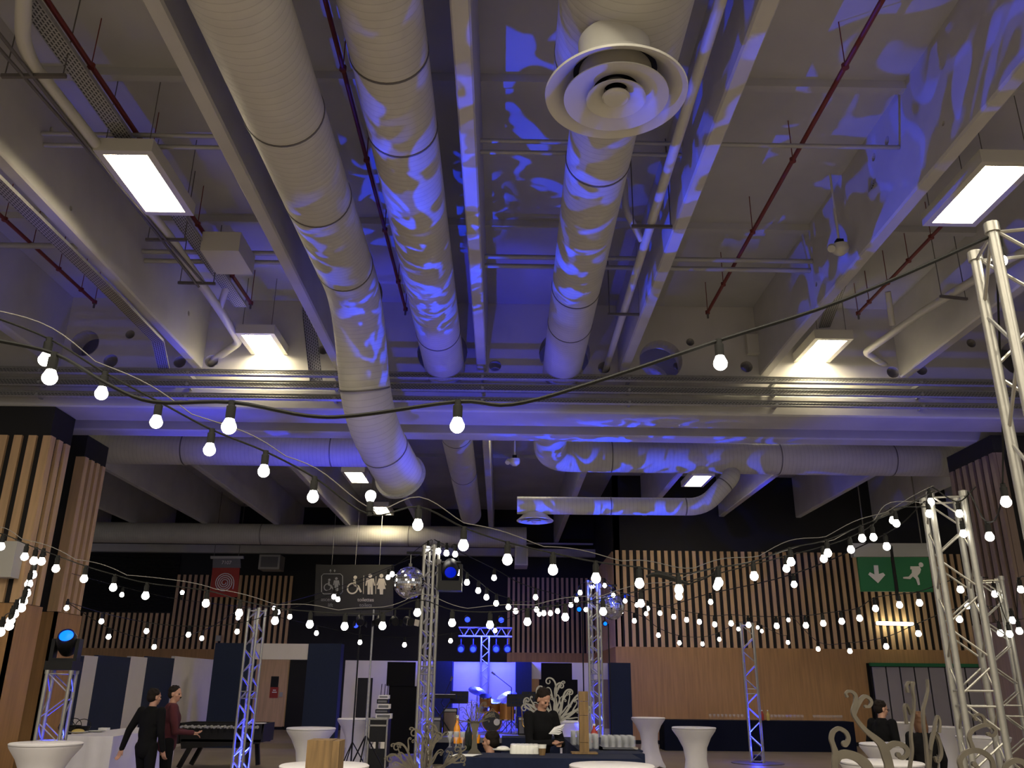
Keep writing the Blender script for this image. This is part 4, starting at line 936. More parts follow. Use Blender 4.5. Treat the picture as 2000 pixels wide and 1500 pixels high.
# ================================================================== bar island
ZB = 1.1
f0, f1 = atZ(868,1478,ZB), atZ(1252,1482,ZB); yf = (f0.y+f1.y)/2; ybk = atZ(1090,1440,ZB).y
cloth_box('bar_counter','front counter of the bar island under a blue cloth','bar counter',f0.x,f1.x,yf-.05,yf+.62,ZB,'bar_cloth',0)
cloth_box('bar_counter','right wing of the blue clothed bar island carrying the glass tray','bar counter',atZ(1118,1455,ZB).x,atZ(1246,1466,ZB).x,yf+.66,ybk+.1,ZB,'bar_cloth',0)
cloth_box('bar_counter','left wing of the blue clothed bar island carrying juice and champagne','bar counter',f0.x-.05,atZ(918,1462,ZB).x,yf+.66,ybk+.1,ZB,'bar_cloth',0)
cloth_box('bar_counter','rear counter of the blue clothed bar island behind the bartender','bar counter',f0.x+.6,atZ(1112,1455,ZB).x,ybk+.14,ybk+.7,ZB-.02,'bar_cloth',0)
# cups
CUP = [(.034,0),(.037,.01),(.043,.085),(.045,.088),(.041,.088),(.034,.01)]
a, b = atZ(1004,1473,ZB), atZ(1047,1473,ZB); pos = []
for j in range(3):
    for i in range(6): pos.append((a.x+(b.x-a.x)*i/5, a.y+.02+.095*j, ZB+.003))
row_of('coffee_cup',lambda i: 'white upturned coffee cup, %s from the left, %s row of the block' % (ORD[i%6], ROW3[i//6]),'cup','white cups in a block on the front counter',pos,[(.045,0),(.047,.01),(.036,.085),(.02,.09),(.001,.09)],'porcelain',14)
P = atZ(1059,1475,ZB); t = thing('paper_cup','single brown and white paper cup beside the block of cups','cup',P); MB().lathe([(.032,0),(.040,.07),(.038,.07)],P,16).build('brown_sleeve','rough_wood',t,True); MB().lathe([(.041,.068),(.047,.105),(.044,.105)],P,16).build('white_rim','porcelain',t,True)
plate('white plate with a heap of white sweets on the front bar counter',982,1468,ZB,.12,'porcelain')
P = atZ(903,1477,ZB); t = thing('napkin_stack','fanned white napkins on the front counter left of the bar tree','napkins',P)
for k in range(4): MB().prism([(-.13,-.04),(.11,-.05),(.15,.03),(-.10,.05)],P+Vector((.015*k,.004*k,.003+.004*k)),(1,0,0),(0,1,0),(0,0,.003)).build('napkin','paper',t)
# tray with glasses on the right wing
tc = atZ(1207,1462,ZB)
t = thing('serving_tray','silver serving tray full of clear glasses at the right end of the bar','tray',tc); MB().box((tc.x-.20,tc.y-.22,ZB+.003),(tc.x+.20,tc.y+.22,ZB+.012)).build('tray_plate','chrome',t)
tr = MB(); 
for s in (-1,1): tr.bar((tc.x+s*.2,tc.y-.22,ZB+.018),(tc.x+s*.2,tc.y+.22,ZB+.018),.012,.02).bar((tc.x-.2,tc.y+s*.22,ZB+.018),(tc.x+.2,tc.y+s*.22,ZB+.018),.012,.02)
tr.build('tray_rim','chrome',t)
MB().box((tc.x-.25,tc.y-.30,ZB-.02),(tc.x+.25,tc.y+.30,ZB)).build('tray_board','bar_cloth',t)
TG = [(.030,0),(.034,.13),(.031,.13),(.027,.012)]
pos = [(tc.x-.155+.078*i,tc.y-.17+.085*j,ZB+.014) for i in range(5) for j in range(5)]
row_of('tumbler_glass',lambda i: 'clear tumbler on the silver tray, %s from the left, %s row' % (ORD[i//5], ROW[i%5]),'glass','glasses on the silver tray',pos,TG,'glass',12)
lw = atZ(900,1460,ZB); pos = [(lw.x-.13+.075*i,lw.y-.1+.09*j,ZB+.003) for i in range(5) for j in range(3)]
row_of('champagne_glass',lambda i: 'stemmed glass beside the champagne bottle, %s from the left, %s row' % (ORD[i//3], ROW3[i%3]),'glass','stemmed glasses on the left wing',pos,GL,'glass',12)
pos = [(lw.x-.1+.07*i,lw.y+.75+.09*j,ZB+.003) for i in range(5) for j in range(2)]
row_of('juice_glass',lambda i: 'glass of orange juice on the left bar wing, %s from the left, %s row' % (ORD[i//2], ('front','rear')[i%2]),'glass','juice glasses on the left wing',pos,[(.026,0),(.03,.10),(.001,.10)],'juice',12)
def bottle(lab, P, m, h=.30, cap='black_plastic', r=.042):
    t = thing('bottle',lab,'bottle',P); MB().lathe([(r*.95,0),(r,.02),(r,h*.55),(r*.38,h*.78),(r*.33,h*.98)],P,18).build('bottle_body',m,t,True); MB().lathe([(r*.4,h*.93),(r*.4,h*1.03)],P,10).build('cap',cap,t)
bottle('tall bottle of orange juice on the left wing of the bar',atZ(892,1452,ZB),'juice',.32,'white_ink'); bottle('dark champagne bottle among stemmed glasses on the left wing of the bar',atZ(910,1464,ZB)+Vector((.03,-.12,0)),'bottle_dark',.32)
rw = atZ(1125,1455,ZB); pos = [(rw.x-.03+.075*i,rw.y-.1+.09*j,ZB+.003) for i in range(2) for j in range(4)]
row_of('tall_glass',lambda i: 'clear tall glass left of the wooden totem, %s column, %s from the front' % (('left','right')[i//4], ORD[i%4]),'glass','tall glasses left of the wooden totem',pos,[(.028,0),(.034,.16),(.031,.16),(.025,.012)],'glass',12)
rw = atZ(1160,1462,ZB); pos = [(rw.x-.06+.075*i,rw.y-.15+.09*j,ZB+.003) for i in range(2) for j in range(4)]
row_of('tall_glass',lambda i: 'clear tall glass right of the wooden totem, %s column, %s from the front' % (('left','right')[i//4], ORD[i%4]),'glass','tall glasses right of the wooden totem',pos,[(.028,0),(.034,.16),(.031,.16),(.025,.012)],'glass',12)
bottle('red labelled bottle between the wooden totem and the bar truss',atZ(1161,1450,ZB),'red_sign',.22,'white_ink',.045)
# wooden totem lamp on the bar
P = atZ(1142,1473,ZB)+Vector((0,.06,0)); s = ppm(P); hz = (1475-1363)/s
t = thing('wooden_totem','tall square totem of stacked wooden blocks on the bar front counter','wooden totem',P)
MB().box((P.x-.14,P.y-.10,ZB+.003),(P.x+.14,P.y+.10,ZB+.018)).build('base_board','rough_wood',t)
cuts = [0,.16,.60,.83,1.0]; w_ = 9.0/s
for a, b in zip(cuts, cuts[1:]): MB().box((P.x-w_,P.y-w_,ZB+.018+a*hz),(P.x+w_,P.y+w_,ZB+.014+b*hz)).build('wood_block','rough_wood',t)
# rough wooden log post near the camera
P = atA(636,1470,6.2); s = 1650/6.2; w_ = 31/s; z1 = atY(637,1446,P.y-w_).z
t = thing('wooden_log','square rough sawn wooden post with a crack, standing by the lower edge','wooden post',(P.x,P.y,0))
mb = MB(); mb.box((P.x-w_,P.y-w_,0),(P.x+w_*.55,P.y+w_,z1)); mb.build('log_body','rough_wood',t); MB().box((P.x+w_*.56,P.y-w_*.98,0),(P.x+w_,P.y+w_,z1-.004)).build('split_half','rough_wood',t)

# ================================================================== foosball table
P = atZ(430,1404,.92); 
a, b = atZ(352,1411,.92), atZ(517,1403,.92); yy = 20.3; xa, xb = atY(350,1408,yy).x, atY(517,1404,yy).x
t = thing('football_table','long black table football game with silver rod handles before the gateway','table football',((xa+xb)/2,yy,0))
zt_ = .93; mb = MB().prism([(xa,zt_),(xb,zt_),(xb-.06,.52),(xa+.12,.40)],(0,yy,0),(1,0,0),(0,0,1),(0,.04,0)).prism([(xa,zt_),(xb,zt_),(xb-.06,.52),(xa+.12,.40)],(0,yy+.9,0),(1,0,0),(0,0,1),(0,.04,0)); mb.box((xa+.1,yy,.55),(xb-.05,yy+.94,.60)); mb.box((xa,yy,.5),(xa+.04,yy+.94,zt_)); mb.box((xb-.04,yy,.55),(xb,yy+.94,zt_)); mb.build('cabinet','black_plastic',t)
MB().box((xb-.45,yy,zt_),(xb,yy+.2,zt_+.015)).build('white_end_rail','white_ink',t)
for k in range(12):
    x = xa+.16+(xb-xa-.30)*k/11
    MB().cyl((x,yy-.22,.86),(x,yy+1.15,.86),.009,n=6).build('rod','chrome',t); MB().cyl((x,yy-.30,.86),(x,yy-.17,.86),.028,n=12).build('handle','grey_metal',t); MB().cyl((x,yy-.02,.86),(x,yy+.0,.86),.036,n=12).build('bearing','grey_metal',t)
for x, dx in ((xa+.35,-.25),(xb-.35,.08)):
    for y in (yy+.06,yy+.86): MB().bar((x,y,.55),(x+dx,y,.02),.09,.09).build('leg','black_plastic',t)

# ================================================================== stage and band gear
t = thing('stage_platform','low dark stage platform under the drum kit, washed in blue','stage',(0.2,24.3,0))
xs0, xs1 = atY(820,1430,22).x, atY(1160,1430,22).x
MB().box((xs0,22,.48),(xs1,26.8,.6)).build('deck','sign_grey',t); MB().box((xs0+.05,22.05,0),(xs1-.05,22.1,.48)).build('skirt','navy_cloth',t)
ZG = .6; YD = 24.6
def ptD(px, py, Y=YD): return atY(px,py,Y)
def stand(t, P, z0=ZG, name='stand'):
    MB().cyl((P.x,P.y,z0+.25),(P.x,P.y,P.z),.013,n=8).build(name,'chrome',t)
    for a in (.5,2.6,4.7): MB().cyl((P.x,P.y,z0+.3),(P.x+.25*math.cos(a),P.y+.25*math.sin(a),z0+.01),.01,n=6).build('stand_leg','chrome',t)
P = ptD(961,1403); R = 18.5/ppm(P)
t = thing('drum_kit','drum kit with black bass drum head and gold toms on the blue stage','drum kit',(P.x,YD,ZG))
P.z = ZG+R+.01
MB().lathe([(R,-.02),(R+.02,-.01),(R+.02,.03),(R,.04),(R,.42),(R+.02,.42),(R+.02,.46)],P,36,(0,1,0)).build('bass_drum_shell','gold_drum',t,True)
MB().lathe([(.001,-.022),(R*.98,-.02)],P,36,(0,1,0),cap=False).build('bass_drum_head','drum_head',t)
Q = P+Vector((.13,-.03,-.02)); MB().lathe([(.001,0),(.085,.002)],Q,20,(0,1,0),cap=False).build('head_port','white_ink',t)
def drum(c, r, h, m='gold_drum', ax=(0,-.35,1)):
    MB().lathe([(r,0),(r,h)],c,24,ax).build('drum_shell',m,t,True); MB().lathe([(r+.01,h-.02),(r+.01,h+.01),(r-.01,h+.01)],c,24,ax).lathe([(r+.01,-.01),(r+.01,.02),(r-.01,.02)],c,24,ax).build('drum_hoop','chrome',t,True); MB().lathe([(.001,h+.002),(r-.01,h+.002)],c,20,ax,cap=False).build('drum_skin','white_ink',t)
drum(ptD(948,1377),.16,.24); c = ptD(990,1404); c.z = ZG+.3; drum(c,.2,.42,ax=(0,0,1)); drum(ptD(941,1388,YD+.3),.17,.15,'chrome'); drum(ptD(967,1386,YD+.2),.16,.22)
for (x,y,r,ax) in ((932,1350,.25,(.25,-.45,1)),(921,1368,.17,(0,0,1)),(990,1361,.29,(-.35,-.5,1)),(976,1378,.2,(0,-.2,1))):
    c = ptD(x,y,YD+.35); MB().lathe([(.001,.03),(.04,.02),(r,0),(r,-.004),(.04,.014),(.001,.024)],c,28,ax).build('cymbal','brass',t,True); stand(t,c)
c = ptD(998,1415,YD+.6); MB().lathe([(.17,0),(.18,.10),(.001,.12)],Vector((c.x,c.y,ZG+.45)),20).build('drum_stool_seat','blue_panel',t,True)
for lab, px, py, Yg in (('black music stand left of the drum kit',897,1362,23.6),('black music stand right of the drum kit, nearer the drums',1008,1368,23.4),('black music stand right of the drum kit, behind the bartender',1037,1363,23.8)):
    P = atY(px,py,Yg); t = thing('music_stand',lab,'music stand',(P.x,Yg,ZG)); mb = MB(); 
    mb.prism([(-.24,-.14),(.24,-.14),(.24,.16),(-.24,.16)],P,(1,0,0),(0,.3,.95),(0,.01,0)); mb.build('desk','black_plastic',t); MB().box((P.x-.24,Yg-.1,P.z-.15),(P.x+.24,Yg-.03,P.z-.13)).build('shelf','black_plastic',t)
    for i in range(5):
        for j in range(3): MB().box((P.x-.19+.085*i,Yg-.03+.03*j,P.z-.08+.08*j),(P.x-.14+.085*i,Yg-.025+.03*j,P.z-.03+.08*j)).build('cut_out','blue_panel',t)
    Pz = P-Vector((0,0,.1)); Pz.y = Yg+.03; stand(t,Pz)
def boom(lab, p0, p1, p2, Yg):
    A, B, C = [atY(x,y,Yg) for x,y in (p0,p1,p2)]; t = thing('microphone_stand',lab,'microphone stand',(A.x,Yg,ZG)); A.z = ZG+.25
    MB().cyl(A,B,.012,n=8).build('pole','black_plastic',t); MB().cyl(B,C,.009,n=8).build('boom_arm','black_plastic',t); MB().cyl(C,C+(C-B).normalized()*.12,.022,.028,10).build('microphone','dark_steel',t)
    for a in (.5,2.6,4.7): MB().cyl((A.x,Yg,ZG+.3),(A.x+.3*math.cos(a),Yg+.3*math.sin(a),ZG+.01),.01,n=6).build('leg','black_plastic',t)
boom('boom microphone stand rising over the right of the drum kit',(999,1400),(999,1343),(967,1318),24.1); boom('boom microphone stand at the left of the stage by the keyboard',(884,1395),(862,1372),(880,1330),24.4)
P = atY(857,1362,23.2); t = thing('keyboard','black stage keyboard on a stand behind the central truss','keyboard',(P.x,23.2,ZG)); MB().box((P.x-.35,23.0,P.z-.02),(P.x+.45,23.35,P.z+.07)).build('case','black_plastic',t); MB().box((P.x-.33,22.99,P.z+.07),(P.x+.43,23.15,P.z+.08)).build('keys','white_ink',t)
for s in (-1,1): MB().bar((P.x+.05-.3*s,23.15,ZG+.02),(P.x+.05+.3*s,23.2,P.z-.03),.03,.03).build('stand_leg','black_plastic',t)
for lab, x0, x1, y0, Yg in (('dark brown amplifier cabinet behind the central truss',866,893,1383,23.5),('black stage amplifier at the left front of the stage',846,862,1400,22.8),('black stage monitor box right of the drum kit',1012,1036,1400,23.2)):
    A, B = atY(x0,y0,Yg), atY(x1,y0,Yg); t = thing('amplifier',lab,'amplifier',((A.x+B.x)/2,Yg,ZG)); MB().box((A.x,Yg,ZG),(B.x,Yg+.4,A.z)).build('cabinet','black_plastic',t); MB().box((A.x+.03,Yg-.01,ZG+.04),(B.x-.03,Yg,A.z-.1)).build('grille','oak_dark' if 'brown' in lab else 'sign_grey',t); MB().box((A.x+.02,Yg-.015,A.z-.08),(B.x-.02,Yg,A.z-.02)).build('control_strip','grey_metal',t)
P = atY(1021,1403,22.7); t = thing('saxophone','brass saxophone on its stand at the right of the stage','saxophone',(P.x,22.7,ZG)); q = bezier([P+Vector((-.05,0,.28)),P+Vector((-.02,0,.1)),P+Vector((-.01,0,-.12)),P+Vector((.05,0,-.2)),P+Vector((.11,0,-.12)),P+Vector((.13,0,.05))],5)
MB().tube(q,[.012+.045*(i/(len(q)-1))**2 for i in range(len(q))],12).build('horn','saxophone_brass',t,True); MB().cyl((P.x+.05,22.72,ZG+.02),P+Vector((.03,.02,-.16)),.012,n=8).build('stand_pole','black_plastic',t)
# flight case rack with mixing gear
Yc = 18.0; A, B = atY(722,1404,Yc), atY(757,1404,Yc); 
t = thing('flight_case','black flight case on castors with silver edges left of the black screen','flight case',((A.x+B.x)/2,Yc,0)); z1 = A.z; z0 = .22
MB().box((A.x,Yc,z0),(B.x,Yc+.6,z1)).build('case_body','black_plastic',t)
ed = MB()
for x in (A.x,B.x):
    for z in (z0,z1): ed.bar((x,Yc-.005,z),(x,Yc+.605,z),.03,.03)
    ed.bar((x,Yc-.005,z0),(x,Yc-.005,z1),.03,.03)
for z in (z0,z1-.12,z1): ed.bar((A.x,Yc-.005,z),(B.x,Yc-.005,z),.03,.03)
ed.build('edge_trim','alu',t)
for f in (.25,.75): x = A.x+(B.x-A.x)*f; MB().box((x-.06,Yc-.015,z0+.38),(x+.06,Yc,z0+.50)).build('butterfly_latch','chrome',t)
for x in (A.x+.06,B.x-.06):
    for y in (Yc+.08,Yc+.5): MB().cyl((x-.02,y,.06),(x+.02,y,.06),.058,n=14).build('castor','black_rubber',t); MB().box((x-.03,y-.03,.10),(x+.03,y+.03,z0)).build('castor_fork','grey_metal',t)
base_z = z1
for k, (dx, w_, h, m, lab) in enumerate(((0.05,.30,.10,'white_ink','white effects unit at the bottom of the pile on the flight case'),(.03,.26,.08,'black_plastic','black effects unit second from the bottom on the flight case'),(.07,.24,.10,'white_ink','white receiver unit in the middle of the pile on the flight case'),(.05,.22,.09,'black_plastic','black receiver unit near the top of the pile on the flight case'),(.08,.2,.08,'white_ink','small white receiver on top of the pile on the flight case'))):
    P = Vector((A.x+.05+dx,Yc+.15,base_z+.002)); tt = thing('audio_unit',lab,'audio unit',P); MB().box((P.x,P.y,P.z),(P.x+w_,P.y+.25,P.z+h-.01)).build('case',m,tt); MB().box((P.x+.02,P.y-.006,P.z+.02),(P.x+w_-.02,P.y,P.z+h-.03)).build('front_plate','sign_grey',tt)
    if k == 4:
        for x in (.03,.1,.16): MB().cyl(P+Vector((x,.1,h-.01)),P+Vector((x+.01,.1,h+.2)),.007,n=6).build('aerial','black_plastic',tt)
    base_z += h

# ================================================================== cut steel scroll trees
def strip(mb, pts, ws, o, u, v, t, knob=True):
    P = [Vector((p[0],p[1])) for p in pts]; L, R = [], []
    for i, p in enumerate(P):
        d = (P[min(i+1,len(P)-1)]-P[max(i-1,0)]); d = d.normalized() if d.length > 1e-9 else Vector((1,0)); n = Vector((-d.y,d.x))*ws[i]/2; L.append(p+n); R.append(p-n)
    for i in range(len(P)-1): mb.prism([tuple(L[i]),tuple(R[i]),tuple(R[i+1]),tuple(L[i+1])],o,u,v,t)
    if knob:
        c = P[-1]; r = ws[-1]*.62; mb.prism([(c.x+r*math.cos(2*PI*k/14),c.y+r*math.sin(2*PI*k/14)) for k in range(14)],o-Vector(t)*.07,u,v,Vector(t)*1.14)
def smooth2(pts, k=6):
    q = bezier([(p[0],p[1],p[2]) for p in pts],k); return [(a.x,a.y) for a in q], [max(a.z,.0001) for a in q]
def strip_px(parent, pts, Y, th=.012, name='scroll', knob=True):
    p2, ws = smooth2(pts); W = [atY(x,y,Y) for x,y in p2]; s = ppm(W[0]); mb = MB()
    strip(mb,[(q.x,q.z) for q in W],[w_/s for w_ in ws],Vector((0,Y+(len(parent.children)%9)*.0016,0)),Vector((1,0,0)),Vector((0,0,1)),Vector((0,th,0)),knob)
    return mb.build(name,'steel_cut',parent)
Yt = 3.1
t = thing('scroll_sculpture','large cut steel scroll tree with curling blades in the lower right corner','metal tree',(atY(1740,1500,Yt).x,Yt,0))
for nm, pts in (('scroll',[(1645,1560,16),(1632,1500,12),(1633,1473,12),(1629,1457,9),(1625,1444,9),(1627,1432,9),(1632,1426,8),(1640,1423,8),(1649,1427,8),(1655,1433,8),(1658,1443,8),(1655,1451,9),(1651,1453,10)]),
    ('scroll',[(1634,1490,12),(1640,1477,14),(1653,1473,16),(1672,1478,17),(1687,1488,19),(1697,1502,21),(1706,1540,26)]),
    ('scroll',[(1747,1560,30),(1739,1500,18),(1734,1480,18),(1727,1460,17),(1717,1447,13),(1693,1427,9),(1676,1407,8),(1668,1391,8),(1672,1375,8),(1673,1360,7),(1667,1352,6),(1659,1350,5),(1654,1354,4),(1656,1360,4)]),
    ('scroll',[(1670,1396,7),(1676,1380,8),(1683,1367,8),(1691,1360,7),(1700,1364,6),(1704,1372,6),(1700,1380,5),(1693,1380,5)]),
    ('scroll',[(1731,1466,10),(1744,1455,11),(1757,1453,10),(1769,1458,9),(1775,1467,9),(1772,1477,8),(1763,1481,7),(1757,1475,8)])):
    strip_px(t,pts,Yt)
for i, pts in enumerate(([(1776,1560,7),(1781,1500,5),(1785,1467,5),(1783,1433,4),(1788,1393,4),(1789,1367,4),(1786,1347,4),(1787,1331,5)],[(1775,1415,4),(1771,1387,4),(1773,1376,4),(1779,1385,4),(1783,1396,4)],[(1786,1342,3),(1780,1332,4),(1775,1340,4),(1778,1353,5)],
    [(1822,1560,7),(1817,1500,5),(1813,1447,5),(1809,1420,5),(1808,1387,5),(1813,1367,4),(1817,1347,3),(1816,1327,3)],[(1818,1465,5),(1826,1428,5),(1829,1410,4),(1833,1399,4),(1837,1411,4),(1836,1431,5)],[(1817,1500,6),(1820,1460,5),(1826,1432,6),(1836,1447,6),(1840,1473,6),(1833,1488,5),(1828,1478,5)])):
    strip_px(t,pts,Yt+.05+.02*i,.015,'edge_on_scroll',knob=False)
xc = atY(1742,1520,Yt).x; MB().prism([(xc-.14,-.0),(xc+.14,0),(xc+.05,.35),(xc+.06,CAM_H-.45),(xc-.14,CAM_H-.42),(xc-.05,.35)],(0,Yt,0),(1,0,0),(0,0,1),(0,.012,0)).build('trunk','steel_cut',t)
MB().box((xc-.2,Yt-.2,0),(xc+.25,Yt+.2,.01)).build('base_plate','steel_cut',t)
Yt2 = 3.3
t = thing('scroll_sculpture','dark cut steel scroll plant in front of the second truss at the lower right','metal tree',(atY(1920,1500,Yt2).x,Yt2,0))
for pts in ([(1890,1560,14),(1879,1503,9),(1876,1487,9),(1883,1474,9),(1901,1466,10),(1920,1469,10),(1935,1480,9),(1941,1494,9),(1944,1530,12)],[(1904,1468,8),(1899,1453,7),(1895,1440,7),(1900,1428,7),(1913,1420,7),(1929,1416,7),(1941,1420,6),(1946,1429,6),(1941,1437,6),(1932,1434,6)],
    [(1926,1420,7),(1925,1407,6),(1920,1398,5),(1912,1395,4),(1905,1400,4),(1908,1405,5)],[(1962,1540,10),(1966,1502,9),(1974,1491,9),(1987,1486,10),(2002,1491,11),(2012,1510,12)],[(1925,1540,8),(1915,1505,7),(1906,1493,8)]):
    strip_px(t,pts,Yt2)
xc = atY(1925,1520,Yt2).x; MB().prism([(xc-.12,0),(xc+.12,0),(xc+.10,CAM_H-.46),(xc-.08,CAM_H-.46)],(0,Yt2,0),(1,0,0),(0,0,1),(0,.012,0)).build('trunk','steel_cut',t); MB().box((xc-.2,Yt2-.2,0),(xc+.2,Yt2+.2,.01)).build('base_plate','steel_cut',t)

def curl(p, ang, L, k0, k1, w0, n=44):
    pts = []; x, y = p; a = ang; ds = L/n
    for i in range(n+1):
        f = i/n; pts.append((x,y,w0*(1-.68*f))); k = (k0+(k1-k0)*f**4); a += k*ds/L; x += ds*math.cos(a); y += ds*math.sin(a)
    return pts
def scroll_tree(lab, base, h, yaw, seed, n=7, spread=.62, w0=.05, trunk_w=.09, th=.008, cat='metal tree', blades=1, mt='steel_cut', nsub=4, tr=.45, lf=.72):
    rnd = random.Random(seed); base = Vector(base); t = thing('scroll_tree', lab, cat, base); z = Vector((0,0,1))
    for bl in range(blades):
        u = Vector((math.cos(yaw+bl*PI/2),math.sin(yaw+bl*PI/2),0)); tv = Vector((-u.y,u.x,0))*th; o = base - tv*.5
        H = h*tr; mb = MB(); mb.prism([(-trunk_w*1.8,0),(trunk_w*1.8,0),(trunk_w*.7,H*.18),(trunk_w*.45,H*.6),(trunk_w*1.2,H*1.05),(-trunk_w*1.2,H*1.05),(-trunk_w*.45,H*.6),(-trunk_w*.7,H*.18)],o,u,z,tv); mb.build('trunk',mt,t)
        for i in range(n):
            f = (i+.5)/n*2-1; ang = PI/2 - f*1.35 + rnd.uniform(-.1,.1); L = lf*h*(1-tr)*(1.25-.25*abs(f))*rnd.uniform(.95,1.15); sg = -1 if f > 0 else 1; sg *= 1 if rnd.random() < .8 else -1
            mb = MB(); pts = curl((f*trunk_w*.9,H*.98),ang,L*1.35,sg*-1.0,sg*38,w0)
            strip(mb,[(a,b) for a,b,c in pts],[c for a,b,c in pts],o,u,z,tv)
            for j in range(nsub):
                q = pts[7+j*7]; q2 = pts[8+j*7]; a = math.atan2(q2[1]-q[1],q2[0]-q[0]); s2 = 1 if (j%2) else -1
                pp = curl((q[0],q[1]),a+s2*.75,L*.55*(1-.1*j),s2*-1.2,s2*36,w0*.6,30); strip(mb,[(a_,b_) for a_,b_,c_ in pp],[c_ for a_,b_,c_ in pp],o+tv*(.06+.04*j),u,z,tv*(.88-.08*j))
            mb.build('branch',mt,t)
    MB().lathe([(trunk_w*2,0),(trunk_w*1.6,.008)],base,20).build('base_plate',mt,t)
    return t
C = atA(832,1460,7.2); zt_ = atY(832,1392,C.y).z; scroll_tree('big cut steel scroll tree in front of the central truss at the lower edge',(C.x,C.y,.62),zt_-.62,.15,3,7,w0=.027,trunk_w=.055,blades=2,th=.010,nsub=4,tr=.48,lf=.60)
tt = thing('pedestal','dark round pedestal below the big scroll tree, mostly under the frame edge','pedestal',(C.x,C.y,0)); MB().lathe([(.3,0),(.3,.02),(.22,.03),(.22,.60),(.26,.62)],(C.x,C.y,0),28).build('pedestal_body','black_plastic',tt,True)
C = atZ(926,1474,ZB); scroll_tree('small cut steel scroll tree on the front bar counter',C+Vector((0,.03,.003)),(1476-1372)/ppm(C),0.1,11,7,w0=.014,trunk_w=.045,th=.006,nsub=3,tr=.55)
C = atY(1086,1430,14.2); C.z = 0; scroll_tree('tall silver scroll tree before the black screen behind the bartender',C,atY(1088,1317,14.2).z,.1,5,8,w0=.045,trunk_w=.06,th=.01,nsub=3,tr=.66,mt='alu')

